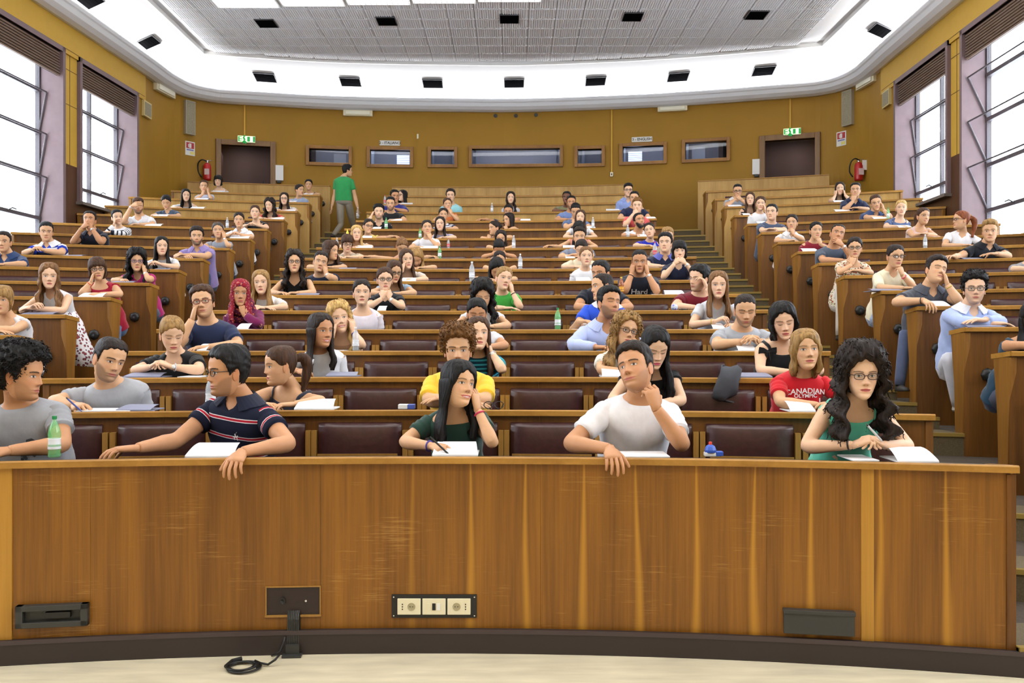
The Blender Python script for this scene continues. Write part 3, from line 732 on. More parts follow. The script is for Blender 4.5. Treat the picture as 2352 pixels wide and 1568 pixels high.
for (x0, x1, y0, y1, lab) in ((425, 447, 325, 357, 'white and red fire extinguisher notice on the left back wall'), (1922, 1944, 302, 335, 'white and red fire extinguisher notice on the right back wall')):
    r, o, t, n, u, w_, h_ = wallthing('fire_notice', x0, x1, y0, y1, .012, M_signw, lab, 'sign', part='plate', bev=0)
    m = MB(); m.obox(o, t, n, u, -w_*.4, w_*.4, .012, .015, h_*.0, h_*.42); m.build('red_field', mat('notice_red', (170, 30, 40), .5), r)
    m = MB(); m.obox(o, t, n, u, -w_*.12, w_*.12, .015, .018, h_*.04, h_*.36); m.obox(o, t, n, u, -w_*.22, -w_*.16, .015, .018, h_*.08, h_*.3); m.build('extinguisher_symbol', M_signw, r)
    m = MB(); m.obox(o, t, n, u, -w_*.36, w_*.36, .012, .015, -h_*.16, -h_*.06); m.build('caption_line', mat('caption_blue', (120, 120, 170), .5), r)
    m = MB(); m.obox(o, t, n, u, w_*.0, w_*.4, .012, .015, -h_*.42, -h_*.22); m.build('yellow_field', mat('notice_yellow', (224, 210, 110), .5), r)
for (x0, x1, y0, y1, lab) in ((631, 651, 380, 415, 'white paper dispenser on the wall right of the left doorway'), (1728, 1748, 366, 401, 'white paper dispenser on the wall left of the right doorway')):
    r, o, t, n, u, w_, h_ = wallthing('paper_dispenser', x0, x1, y0, y1, .05, M_white2, lab, 'dispenser', part='case')
    m = MB(); m.obox(o, t, n, u, -.05, .05, .0, .06, -h_/2-.06, -h_/2); m.build('spout', M_black, r, bevel=.01)
for (px, py, lab) in ((1138, 266, 'small dark hole in the back wall, left of three'), (1185, 266, 'small dark hole in the back wall, middle of three'), (1231, 264, 'small dark hole in the back wall, right of three')):
    o, t, n, u, k = wframe(px, py); r = empty('wall_socket', tuple(o), lab, 'wall hole'); m = MB(); m.sweep([[tuple(o+n*d+t*rr*math.cos(a)+u*rr*math.sin(a)) for a in np.linspace(0, 2*math.pi, 15)[:-1]] for d, rr in ((0, .045), (.012, .045), (.012, .03), (.004, .0))]); m.build('collar', M_dgrey, r)
r, o, t, n, u, w_, h_ = wallthing('thermostat', 957.5, 961.5, 308, 319, .03, M_ivory, 'tiny ivory sensor on the back wall left of the central booth window', 'sensor', part='case')
# fire extinguishers
for (px, py, lab, sc_) in ((471, 396, 'red fire extinguisher hanging left of the left doorway', .75), (1986, 394, 'red fire extinguisher hanging on the right rear wall', 1.)):
    o, t, n, u, k = wframe(px, py, .13); R_ = .085
    r = empty('fire_extinguisher', tuple(o), lab, 'fire extinguisher'); m = MB(); h_ = .19
    m.lathe([(0, -h_), (R_*.9, -h_), (R_, -h_+.03), (R_, h_-.08), (R_*.8, h_-.03), (.03, h_), (0, h_)], o, 16); m.build('cylinder', M_red, r, smooth=True)
    m = MB(); m.lathe([(0, h_), (.03, h_), (.03, h_+.05), (0, h_+.06)], o, 10); m.box(o[0]-.02, o[0]+.09, o[1]-.015, o[1]+.015, o[2]+h_+.04, o[2]+h_+.06); m.build('valve', M_silver, r)
    m = MB(); m.tube(catmull([o+np.array((0, -.03, h_+.03)), o+np.array((-.1, -.05, h_+.06)), o+np.array((-.18, -.04, h_-.02)), o+np.array((-.19, 0, 0)), o+np.array((-.12, 0, -h_*.6))], 5), .014, 6); m.build('hose', M_black, r, smooth=True)
    m = MB(); q = o+np.array((.02, -R_-.004, .0)); m.box(q[0]-.05, q[0]+.05, q[1], q[1]+.03, q[2]-.08, q[2]+.05); m.build('label_sheet', mat('ext_label', (214, 190, 190), .6), r)
    if sc_ == 1.: m = MB(); q = o+np.array((.1, -.06, .12)); m.box(q[0]-.05, q[0]+.05, q[1], q[1]+.006, q[2]-.1, q[2]+.1); m.build('inspection_tag', M_paper, r)
# ---------------------------------------------------------------- front panel fittings
def front_at(px, py, off=0):
    x = 0.
    for _ in range(20): x = (px-CX)/F*(RY(0, x)+.022-off)
    y = RY(0, x)+.022-off; return np.array((x, y, H+(CY-py)*y/F))
def fr_fr(px, py):
    o = front_at(px, py); o2 = front_at(px+10, py); t = o2-o; t[2] = 0; t /= np.linalg.norm(t); n = np.array((t[1], -t[0], 0)); return o, t, n, np.array((0, 0, 1.))
kf = 4.7/F
o, t, n, u = fr_fr(124, 1410); w_, h_ = 153*kf, 50*kf
r = empty('cable_box', tuple(o), 'black open cable box low on the left of the front desk', 'box'); m = MB()
m.obox(o, t, n, u, -w_/2, w_/2, 0, .04, h_*.25, h_/2); m.obox(o, t, n, u, -w_/2, w_/2, 0, .04, -h_/2, -h_*.25); m.obox(o, t, n, u, -w_/2, -w_*.4, 0, .04, -h_/2, h_/2); m.obox(o, t, n, u, w_*.4, w_/2, 0, .04, -h_/2, h_/2); m.obox(o, t, n, u, -w_*.4, w_*.4, 0, .005, -h_/2, h_/2); m.build('box_case', M_dgrey, r, bevel=.003)
m = MB(); m.obox(o, t, n, u, -w_*.1, w_*.25, .0, .03, -h_*.1, h_*.15); m.build('connector', M_black, r)
o, t, n, u = fr_fr(1879, 1426); w_, h_ = 153*kf, 54*kf
r = empty('cable_box', tuple(o), 'black closed cable box low on the right of the front desk', 'box'); m = MB(); m.obox(o, t, n, u, -w_/2, w_/2, 0, .035, -h_/2, h_/2); m.build('box_case', M_dgrey, r, bevel=.004)
m = MB(); m.obox(o, t, n, u, -w_/2-.003, w_/2+.003, .0, .045, h_*.35, h_/2+.002); m.build('box_lid', M_dgrey, r, bevel=.003)
o, t, n, u = fr_fr(674, 1379); w_, h_ = 122*kf, 64*kf
r = empty('cable_niche', tuple(o), 'dark square cable niche in the front desk panel with black cables', 'niche'); m = MB(); m.obox(o, t, n, u, -w_/2, w_/2, 0, .004, -h_/2, h_/2); m.build('niche_back', mat('niche_dark', (44, 30, 26), .6), r)
m = MB(); m.obox(o, t, n, u, -w_/2-.008, w_/2+.008, 0, .014, -h_/2-.01, -h_/2); m.obox(o, t, n, u, -w_/2-.006, w_/2+.006, 0, .01, h_/2, h_/2+.006); m.obox(o, t, n, u, -w_/2-.006, -w_/2, 0, .01, -h_/2, h_/2); m.obox(o, t, n, u, w_/2, w_/2+.006, 0, .01, -h_/2, h_/2); m.build('niche_rim', M_post, r)
m = MB(); c = o-t*w_*.2; m.sweep([[tuple(c+n*d+t*rr*math.cos(a)+u*rr*1.3*math.sin(a)) for a in np.linspace(0, 6.283, 13)[:-1]] for d, rr in ((.004, .017), (.012, .017), (.012, .01), (.006, .0))]); m.build('round_port', M_black, r)
m = MB(); c = o+t*w_*.24; m.sweep([[tuple(c+n*d+t*rr*math.cos(a)+u*rr*math.sin(a)) for a in np.linspace(0, 6.283, 9)[:-1]] for d, rr in ((.004, .006), (.01, .006))]); m.build('screw', M_silver, r)
o2, t, n, u = fr_fr(676, 1452)
m = MB(); m.obox(o2, t, n, u, -.034, .034, 0, .02, -.13, .10); m.build('cable_duct', M_black, r, bevel=.004)
m = MB()
for k in range(7):
    a = o2+t*(-.028+.009*k); m.tube([a+u*.12+n*.012, a+u*.08+n*(.026+.002*k), a-u*.02+n*.032, a-u*.1+n*.036, a-u*.15+n*.02+t*.01], .0045, 5)
m.build('cable', M_dgrey, r)
m = MB(); a = fr_fr(676, 1490)[0]; m.obox((a[0], a[1], 0.0), t, n, u, -.05, .05, .04, .09, 0.002, .012); m.obox((a[0], a[1], 0.0), t, n, u, -.035, .035, .04, .06, .012, .06); m.build('cable_foot', M_dgrey, r)
cr = empty('coiled_cable', (-1.33, 4.5, 0), 'coil of black cable lying on the floor by the front desk', 'cable'); m = MB(); pts = []
cx_, cy_ = (560-CX)/F*4.55, 4.53
for k in range(70):
    a = k/70*2*math.pi*3.2; rr = .072+.012*math.sin(a*.37); pts.append((cx_+rr*1.0*math.cos(a)+.01*math.sin(a*.3), cy_+rr*.95*math.sin(a), .008+.012*k/70))
end = fr_fr(660, 1490)[0]
pts += [(cx_+.12, cy_+.03, .012), (cx_+.17, cy_+.06, .05), (end[0]-.06, end[1]-.08, .012), (end[0]-.02, end[1]-.07, .03), (end[0], end[1]-.05, .1)]
m.tube(catmull(pts, 2), .006, 6); m.build('cable', M_black, cr, smooth=True)
m = MB(); m.tube([(cx_-.085, cy_+.0, .012), (cx_-.07, cy_+.06, .02), (cx_-.03, cy_+.085, .024)], .011, 8); m.build('plug', M_black, cr)
o, t, n, u = fr_fr(997.5, 1390.5); w_, h_ = 199*kf, 54*kf
r = empty('socket_panel', tuple(o), 'black socket panel with three ivory outlets on the front desk', 'sockets'); m = MB(); m.obox(o, t, n, u, -w_/2, w_/2, 0, .012, -h_/2, h_/2); m.build('back_plate', M_black, r, bevel=.002)
for k, dx in enumerate((-.133, 0, .133)):
    c = o+t*dx; m = MB(); m.obox(c, t, n, u, -.062, .062, .012, .02, -.043, .043); fp = m.build('outlet_cover', M_ivory, r, bevel=.003)
    if k == 1:
        for q, mt in ((-.028, M_ivory), (0, M_black), (.024, M_white2)):
            m = MB(); m.obox(c+t*q, t, n, u, -.009, .009, .02, .0225, -.018, .018); m.build('switch_button', mt, fp)
    else:
        sgn = -1 if k == 0 else 1
        cc = c-t*sgn*.013; m = MB(); m.sweep([[tuple(cc+n*d+t*rr*math.cos(a)+u*rr*math.sin(a)) for a in np.linspace(0, 6.283, 25)[:-1]] for d, rr in ((.02, .021), (.022, .021), (.022, .018), (.0205, .017), (.0205, 0))]); m.build('round_socket', mat('socket_grey', (170, 160, 128), .4), fp)
        m = MB()
        for q in (-.007, .007): m.obox(cc+t*q, t, n, u, -.002, .002, .0205, .0225, -.002, .002)
        for q in (-.013, 0, .013): m.obox(c+t*sgn*.035+u*q, t, n, u, -.003, .003, .02, .0212, -.004, .003)
        m.build('socket_hole', M_black, fp)
m = MB()
for a, b in ((-1, -1), (1, -1), (1, 1), (-1, 1)):
    c = o+t*a*(w_/2-.012)+u*b*(h_/2-.012); m.sweep([[tuple(c+n*d+t*.004*math.cos(q)+u*.004*math.sin(q)) for q in np.linspace(0, 6.283, 9)[:-1]] for d in (.012, .015)])
m.build('screw_heads', M_silver, r)['kind'] = 'stuff'

# ---------------------------------------------------------------- people
def smooth_tab(z, v, n=200):
    zz = np.linspace(min(z), max(z), n); o = np.argsort(z); y = np.interp(zz, np.array(z)[o], np.array(v)[o])
    k = np.hanning(17); k /= k.sum(); yp = np.pad(y, 8, mode='reflect', reflect_type='odd'); return zz, np.convolve(yp, k, 'valid')
_z = [11.9, 11.4, 10.2, 8.2, 5.5, 3, 1, 0, -2, -4, -6, -8, -10, -11.3, -11.9]
_w = [.8, 3.6, 5.5, 6.8, 7.4, 7.5, 7.35, 7.25, 7.0, 6.7, 6.2, 5.5, 4.3, 2.9, 1.2]
_f = [.3, 3.2, 5.8, 8.0, 9.1, 9.3, 9.1, 8.9, 8.7, 8.6, 8.6, 8.7, 8.7, 8.0, 6.2]
_b = [2.6, 5.6, 7.8, 9.2, 9.9, 9.9, 9.5, 9.2, 8.4, 7.2, 5.8, 4.4, 2.6, .6, -1.5]
TW = smooth_tab(_z, _w); TF = smooth_tab(_z, _f); TB = smooth_tab(_z, _b)
def sstep(x): x = np.clip(x, 0, 1); return x*x*(3-2*x)
def ga(x, s): return np.exp(-(x/s)**2/2)
def head_base(A, Z, off=0., fem=0):
    w_ = np.interp(Z, *TW)*(1-.03*fem); f_ = np.interp(Z, *TF); b_ = np.interp(Z, *TB)
    if fem: w_ = w_ - .35*sstep((-Z-3)/5)*(Z < -3)
    ca, sa = np.cos(A), np.sin(A)
    x = (w_+off)*np.sign(sa)*np.abs(sa)**.92
    y = np.where(ca > 0, -(f_+off)*np.abs(ca)**.82, (b_+off)*np.abs(ca)**.95)
    return x, y
def R3(yaw=0, pitch=0, roll=0):
    return np.array(Matrix.Rotation(math.radians(yaw), 3, 'Z') @ Matrix.Rotation(math.radians(roll), 3, 'Y') @ Matrix.Rotation(math.radians(-pitch), 3, 'X'))
def gridf(nr, na, n0=0):
    f = []
    for r in range(nr-1):
        for a in range(na):
            b = (a+1) % na; f.append((n0+r*na+a, n0+r*na+b, n0+(r+1)*na+b, n0+(r+1)*na+a))
    return f
def vnoise(a, z, seed, f1, f2):
    r = np.random.RandomState(seed); s = 0
    for k in range(5):
        p, q, ph, ph2 = r.uniform(.6, 1.5)*f1, r.uniform(.6, 1.5)*f2, r.uniform(0, 6.28), r.uniform(0, 6.28)
        s = s + np.sin(np.round(p)*a+ph+1.3*np.sin(q*z*.5+ph2))*np.cos(q*z+ph2)
    return s/2.2
def lc(c): return np.array(lin(c))
def make_head(q, near, skin, hcol, fem, eyes='o', beard=0, smile=0, lip=None):
    nz, na = ((96, 104) if near == 2 else (60, 64) if near == 1 else (40, 44))
    # denser levels over the face
    t = np.linspace(0, 1, nz); zl = np.interp(t, [0, .10, .9, .97, 1], [11.9, 9.5, -8.8, -11.2, -11.9])
    s_ = np.linspace(-1, 1, na, endpoint=False); al = np.pi*(s_) - .5*np.sin(np.pi*s_)
    A, Z = np.meshgrid(al, zl); x, y = head_base(A, Z, 0, fem)
    g = np.clip(np.cos(A)*1.8, 0, 1); X = x
    # nose
    nh = np.interp(Z, [-4.9, -4.3, -3.4, -2.4, 0, 1.6, 3], [0, .6, 2.3 if not fem else 2.0, 1.95 if not fem else 1.6, .9, .35, 0]); nw = np.interp(Z, [-4.5, -3.2, 0, 2], [1.25, 1.05, .62, .8])
    d = nh*ga(X, nw) + .35*ga(np.abs(X)-1.25, .45)*ga(Z+3.7, .5)
    d = d - .95*ga(np.abs(X)-3.1, 1.45)*ga(Z-.35, 1.0) + .62*ga(np.abs(X)-3.1, .95)*ga(Z-.05, .62)
    d = d + (.42 if not fem else .2)*ga(Z-1.9, .6)*ga(X, 4.2) + .35*ga(np.abs(X)-4.6, 1.5)*ga(Z+2.6, 1.5)
    mw = 1.9+.5*smile
    zm = Z + 6.75 - smile*.045*X**2
    d = d + .5*ga(X, mw)*ga(zm-.45, .36) + .55*ga(X, mw*.85)*ga(zm+.6, .42) - .32*ga(X, mw)*ga(zm, .18) - .3*ga(X, 2.2)*ga(zm+1.7, .5)
    d = d + .55*ga(X, 1.9)*ga(Z+10.2, .9) - .2*ga(X, .5)*ga(Z+5.2, .5)
    if smile: d = d + .35*smile*ga(np.abs(X)-3.6, 1.)*ga(Z+4.2, 1.2)
    y = y - d*g
    P = np.stack([x, y, Z], -1).reshape(-1, 3)/100*q
    # colours
    c = np.ones(A.shape+(3,))*lc(skin)
    def mixc(m, col): 
        m = np.clip(m*(g > .12), 0, 1)[..., None]; return c*(1-m)+np.array(col)*m
    c = mixc(.14*ga(np.abs(X)-4.2, 1.5)*ga(Z+2.8, 1.4)+.14*ga(X, 1.)*ga(Z+3.4, .8), lc((206, 110, 96)))
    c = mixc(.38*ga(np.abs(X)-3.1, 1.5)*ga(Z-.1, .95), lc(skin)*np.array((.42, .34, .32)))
    if beard: c = mixc(min(1, beard*1.15)*sstep((-(Z+4.9)+np.clip(np.abs(X)-3.6, 0, 3.5)*1.15)/1.8)*(1-.55*ga(X, 1.6)*ga(Z+8.4, .5))*sstep((-Z-.5)/2.5), lc(hcol)*.8+.012)
    lipc = lc(lip or ((178, 88, 84) if fem else (176, 104, 90)))
    c = mixc(sstep((1.12-((X/(mw*1.28))**2+((zm-.02)/.78)**2))*3), lipc)
    if smile > .6: c = mixc(sstep((1-((X/(mw*.95))**2+((zm+.05)/.26)**2))*3), (.75, .72, .68))
    else: c = mixc(sstep((1-((X/(mw*1.2))**2+(zm/.13)**2))*2)*.8, (.08, .02, .02))
    ax = np.abs(X)-3.1
    if eyes == 'o':
        lid = .50*(1-np.clip((ax/1.45)**2, 0, 1)); c = mixc(sstep((lid-np.abs(Z-.0))/.16+.2)*(np.abs(ax) < 1.4), (.62, .60, .57))
        c = mixc(sstep((.62-np.sqrt(ax**2+(Z-.05)**2))/.14)*(np.abs(Z) < .55), lc((52, 34, 24)))
        c = mixc(sstep((.24-np.abs(Z-.1-lid))/.14)*(np.abs(ax) < 1.55)*(1. if fem else .8), (.012, .008, .006))
        c = mixc(.5*sstep((.12-np.abs(Z+lid+.02))/.1)*(np.abs(ax) < 1.3), (.05, .03, .02))
    else: c = mixc(sstep((.26-np.abs(Z+.38-.12*ax**2))/.14)*(np.abs(ax) < 1.5), (.02, .012, .01))
    bz = 1.95+.25*(1-((np.abs(X)-3.3)/1.8)**2)
    c = mixc((.9 if not fem else .75)*sstep((.46-np.abs(Z-bz)*(1.0 if not fem else 1.35))/.22)*(np.abs(X) > 1.2)*(np.abs(X) < 5.4), lc(hcol)*.55+.004)
    c = mixc(.8*ga(np.abs(X)-.75, .32)*ga(Z+4.35, .2), (.06, .02, .015))
    f = gridf(nz, na); n = nz*na; f.append(tuple(range(na-1, -1, -1))); f.append(tuple((nz-1)*na+k for k in range(na)))
    V = [P]; Cc = [c.reshape(-1, 3)]; Fc = f
    # ears
    for s in (-1, 1):
        ne, me = (12, 10); E = []; r_ = []
        for a in range(ne+1):
            t_ = a/ne
            for b in range(me):
                u = 2*math.pi*b/me; rr = 1.0*math.sin(math.pi*min(max(t_, .001), .999))**.6
                ex = .55*math.cos(u)*rr; ey = 1.75*rr*math.sin(u)*(1. if True else 1); ez = 3.3*(t_-.5)*2*.98
                E.append(((7.15+.8*max(0, math.sin(u))+ex*.8)*s, .8+ey+.3*ez*.3, -1.0+ez*(1)))
        E = np.array(E)/100*q; V.append(E); Cc.append(np.ones((len(E), 3))*lc(skin)*np.array((.95, .80, .76))); Fc = Fc+gridf(ne+1, me, n); n += len(E)
    return np.concatenate(V), np.concatenate(Cc), Fc
HL = {'short': ([0, 30, 50, 66, 80, 95, 118, 180], [7.3, 7.0, 5.8, 4.5, -2.2, 1.5, -5.5, -8.0]),
      'tied': ([0, 12, 30, 50, 68, 85, 100, 120, 180], [6.9, 6.4, 5.4, 3.8, 2.0, -.6, .4, -4.5, -7.5]),
      'long': ([0, 22, 42, 60, 78, 100, 180], [7.6, 6.6, 4.4, 1.5, -4., -9, -10]),
      'bangs': ([0, 22, 42, 58, 75, 100, 180], [2.4, 2.2, 2.0, .5, -5, -9, -10]),
      'side': ([-180, -100, -70, -50, -30, 0, 25, 45, 60, 80, 110, 180], [-10, -9, -5, 0, 4.5, 6.5, 3.6, 1.5, -1.0, -6, -10, -10]),
      'hijab': ([0, 25, 45, 62, 80, 100, 180], [5.6, 5.0, 2.2, -3.0, -11, -12, -12])}
# style: hairline, thickness, top extra, noise amp, noise freq (a,z), long length, wave amp
ST = {'short': ('short', .75, .5, .18, (9, 1.1), 0, 0), 'buzz': ('short', .35, .1, .03, (9, 1), 0, 0), 'messy': ('short', 1.3, 1.3, .5, (9, 1.2), 0, 0),
      'quiff': ('short', .7, 1.6, .25, (9, 1.), 0, 0), 'curlym': ('short', 2.0, 2.6, .75, (9, 1.6), 0, 0), 'afro': ('short', 4.0, 1.6, .8, (11, 1.5), 0, 0),
      'sidet': ('side', .9, .4, .16, (14, .35), 14, .5), 'tied': ('tied', .8, .35, .14, (16, .4), 0, 0), 'pony': ('tied', .5, .3, .12, (16, .4), 0, 0), 'bun': ('tied', .5, .3, .12, (16, .4), 0, 0),
      'long': ('long', 1.1, .3, .14, (14, .35), 27, .25), 'longw': ('long', 1.5, .5, .3, (11, .5), 30, 1.1), 'longc': ('long', 2.3, 1., .75, (10, .9), 29, 1.5),
      'frizz': ('long', 3.2, 2.0, .8, (10, 1.0), 22, 1.6), 'bob': ('long', 1.7, .6, .2, (12, .4), 12, .6), 'bangs': ('bangs', 1.2, .3, .14, (14, .4), 20, .3), 'bangss': ('bangs', 1.3, .4, .2, (12, .5), 9, .3),
      'side': ('side', 1.2, .4, .16, (14, .35), 27, .3), 'hijab': ('hijab', .8, .5, .25, (5, .5), 24, .5), 'mid': ('short', 1.5, .9, .4, (8, .9), 0, 0), 'boyish': ('bangs', 1.0, .5, .3, (10, .6), 0, 0)}
def make_hair(style, q, near, seed, Rh, Rb, Hc, parts, hs=1):
    hl, T, top, na_, fr, L, wv = ST[style]; T *= hs; top *= hs; wv *= hs
    nz, na = ((64, 90) if near == 2 else (40, 54) if near == 1 else (24, 32))
    xs, ys = HL[hl]
    zl = np.interp(np.linspace(0, 1, nz), [0, .12, .6, 1], [11.9, 9.8, 1, -11.5]); al = np.linspace(-np.pi, np.pi, na, endpoint=False)
    A, Z = np.meshgrid(al, zl); deg = np.degrees(A)
    line = np.interp(deg if xs[0] < 0 else np.abs(deg), xs, ys) + .35*np.sin(A*13+seed)
    m = sstep((Z-line)/1.1)
    th = T*(.45+.55*sstep((Z-line)/3.5)) + top*sstep((Z-5)/5)
    if style in ('quiff',): th = th+.9*ga(A, .7)*sstep((Z-6)/3)
    nz_ = vnoise(A, Z, seed, fr[0]*(1.6 if near == 2 and na_ > .4 else 1), fr[1]*(1.7 if near == 2 and na_ > .4 else 1))*na_
    off = np.where(m > 0, m*(th+nz_*np.clip(m, 0, 1)+.35)-.35*(1), -.9) 
    off = np.where(m < .02, -.9, off)
    x, y = head_base(A, Z, 0); r = np.maximum(np.sqrt(x*x+y*y), .5)
    up = sstep((Z-6)/6)
    X = x+off*x/r*(1-.5*up); Y = y+off*y/r*(1-.5*up); Zz = Z+off*up*.95
    P = (np.stack([X, Y, Zz], -1).reshape(-1, 3)/100*q)@Rh.T+Hc
    mb = MB(); f = gridf(nz, na); f.append(tuple(range(na-1, -1, -1))); mb.add(P, f)
    if L:
        a0 = {'hijab': 30, 'bob': 58, 'side': 56, 'sidet': 66, 'long': 52, 'longw': 50, 'longc': 52, 'frizz': 58, 'bangs': 54, 'bangss': 56}[style]
        N = 64 if near == 2 else 36 if near == 1 else 22; M = 40 if near == 2 else 24 if near == 1 else 14
        aa = np.radians(np.linspace(a0, 360-a0, N)); rings = []
        for k in range(M):
            s = k/(M-1); Lq = L*(1-.10*np.sin(aa*3+seed)-.06*np.sin(aa*7+2*seed)-.05*np.sin(aa*15+seed)); z = 5.0-(5.0+Lq)*s
            d_ = np.abs(np.degrees(aa)-180); front = sstep((d_-75)/35)
            wo = np.interp(-z, [-5, 0, 8, 12, 18, 25, 35], [8.0, 8.2, 7.9, 8.2, 9.6, 10.6, 10.6])+T*.75*(1+ (.5 if style in ('frizz', 'longc') else 0)*np.interp(-z, [0, 10, 25], [0, 1, .6]))
            bo = np.interp(-z, [-5, 0, 8, 14, 20, 35], [10.0, 9.8, 8.0, 8.5, 10, 11])+T*.6
            fo = np.interp(-z, [-5, 0, 8, 12, 18, 24, 35], [8.4, 7.6, 6.8, 7.6, 10.5, 13.2, 14.5])+T*.35
            sh = np.interp(s, [0, .1, .85, 1], [.75, 1, 1, .86])
            wav = wv*np.sin(z*.55+aa*2.+seed)*sstep(s*2.5) + na_*1.1*vnoise(aa, z, seed+3, fr[0]*1.6, fr[1]) + .28*np.sin(aa*31+.2*z)*sstep(s*3)
            ca = np.cos(aa); sa = np.sin(aa)
            xo = (wo*sh+wav)*np.sign(sa)*np.abs(sa)**.75; yo = np.where(ca > 0, -(fo*sh+wav)*np.abs(ca)**.8, (bo*sh+wav)*np.abs(ca)**.9)
            thk = np.interp(s, [0, .15, 1], [.84, .74, .70]); po = np.stack([xo, yo, z], -1); pi_ = np.stack([xo*thk, yo*thk, z], -1)
            ring = np.concatenate([po, pi_[::-1]])/100*q
            bl = sstep((-ring[:, 2]*100-1)/13)[:, None]
            rings.append(((ring@Rh.T)*(1-bl)+(ring@Rb.T)*bl+Hc).tolist())
        mb.sweep(rings)
    if near and style in ('curlym', 'afro', 'longc', 'frizz'):
        r_ = random.Random(seed); vs = mb.v; hv = np.array(vs); cen = Hc+Rh@np.array((0, 0, .02)); cnt = 1100 if near == 2 else 300
        for _ in range(cnt):
            p = hv[r_.randrange(len(hv))]; o = p-cen; 
            if p[2] > cen[2]-.02 or abs((Rh.T@o)[0]) > .07 or (Rh.T@o)[1] > 0:
                lo = Rh.T@o
                if lo[1] < -.055*q and lo[2] < .075*q and abs(lo[0]) < .072*q: continue
                if lo[1] < .05 and lo[2] < -.05*q and abs(lo[0]) < .078*q: continue
                if p[2] < cen[2]-.05: o = o*np.array((1, 1, 0))
                o = o/(np.linalg.norm(o)+1e-6); a = np.cross(o, (r_.uniform(-1, 1), r_.uniform(-1, 1), r_.uniform(-1, 1))); a /= np.linalg.norm(a)+1e-6; b = np.cross(o, a)
                rr = r_.uniform(.005, .010)*q; c = p+o*r_.uniform(-.004, .008); ph = r_.uniform(0, 6)
                mb.tube([c+(a*math.cos(ph+t)+b*math.sin(ph+t)*.6)*rr+o*(.004*math.sin(t*1.5)+(t*.0022))-np.array((0, 0, .006*t*(1 if L else .2))) for t in (0, 1.2, 2.4, 3.6, 4.8)], (.0032, .0036, .0034, .003, .001), 3, cap=False)
    def hp(p): return Rh@(np.array(p)/100*q)+Hc
    if style == 'pony' or 'pony' in parts:
        dn = np.array((0, 0, -1)); b = hp((0, 9.6, 3.5)); bd = Rh@np.array((0, 1., .1)); pts = [b, b+bd*.05*q+dn*.0, b+bd*.075*q+dn*.06*q, b+bd*.06*q+dn*.15*q, b+bd*.04*q+dn*.24*q]
        r_ = random.Random(seed)
        mb.tube(catmull(pts, 5), [.018+.02*math.sin(math.pi*min(1, t*1.1+.05))*(1+.1*math.sin(t*20)) for t in np.linspace(0, 1, 21)], 12)
    if style == 'bun':
        b = hp((0, 7.2, 9.2)) if seed % 2 else hp((0, 10.5, 4.))
        rr = .036*q; mb.add(*ball(b, rr, rr, rr*.85, 10, 14, .10, seed))
    return mb
def ball(c, rx, ry, rz, nz=10, na=14, nse=0, seed=0):
    V = []
    for k in range(nz+1):
        t = math.pi*k/nz
        for a in range(na):
            u = 2*math.pi*a/na; r = 1+nse*math.sin(5*u+seed+3*t)*math.sin(4*t+seed); V.append((c[0]+rx*r*math.sin(t)*math.cos(u), c[1]+ry*r*math.sin(t)*math.sin(u), c[2]+rz*r*math.cos(t)))
    return V, gridf(nz+1, na)
# ---- torso
def torso_tab(fem):
    s = [0, .2, .45, .62, .75, .84, .89, .93, .965, 1.0, 1.06]
    if fem: a = [.172, .155, .128, .138, .150, .158, .152, .118, .080, .056, .050]; f = [.105, .095, .085, .100, .105, .092, .080, .066, .056, .050, .047]; b = [.115, .10, .085, .09, .095, .09, .082, .070, .060, .054, .050]
    else: a = [.165, .160, .158, .172, .186, .192, .184, .142, .095, .066, .060]; f = [.115, .118, .112, .120, .122, .108, .094, .078, .066, .060, .056]; b = [.11, .10, .10, .105, .11, .105, .095, .082, .070, .064, .060]
    return s, a, f, b
class Torso:
    def __init__(s, hip, N, ty, fem, q):
        s.hip = hip; s.N = N; s.q = q; s.fem = fem; s.u = (N-hip)/np.linalg.norm(N-hip); a = math.radians(ty)
        r = np.array((math.cos(a), math.sin(a), 0)); r = r-s.u*np.dot(r, s.u); s.r = r/np.linalg.norm(r); s.f = np.cross(s.r, s.u); s.tab = torso_tab(fem)
        if s.f[1] > 0 and abs(ty) < 80: s.f = -s.f
        s.bow = .035
    def P(s, th, sv, off=0.):
        S, a, f, b = s.tab; aa = np.interp(sv, S, a)*s.q+off; ff = np.interp(sv, S, f)*s.q+off; bb = np.interp(sv, S, b)*s.q+off
        ct, st = np.cos(th), np.sin(th); dx = aa*np.sign(st)*np.abs(st)**.88; dy = np.where(ct > 0, ff*np.abs(ct)**.8, -bb*np.abs(ct)**.8)
        if s.fem: dy = dy+.036*s.q*(ga(th-.5, .30)+ga(th+.5, .30))*ga(sv-.66, .075)
        drop = 0
        c = s.hip[None, :]+(s.N-s.hip)[None, :]*np.asarray(sv).reshape(-1, 1) - s.f[None, :]*(s.bow*np.sin(np.pi*np.clip(np.asarray(sv).reshape(-1, 1), 0, 1)))
        return c+s.r[None, :]*dx.reshape(-1, 1)+s.f[None, :]*dy.reshape(-1, 1)
def ik(S, W, L1, L2, pole):
    d = W-S; D = np.linalg.norm(d); 
    if D > (L1+L2)*.985:
        k = D/((L1+L2)*.985); L1 *= k; L2 *= k
    if D < .12: D = .12
    n = d/np.linalg.norm(d); a = (L1*L1-L2*L2+D*D)/(2*D); h = math.sqrt(max(L1*L1-a*a, 1e-6)); p = pole-n*np.dot(pole, n); p = p/np.linalg.norm(p)
    return S+n*a+p*h
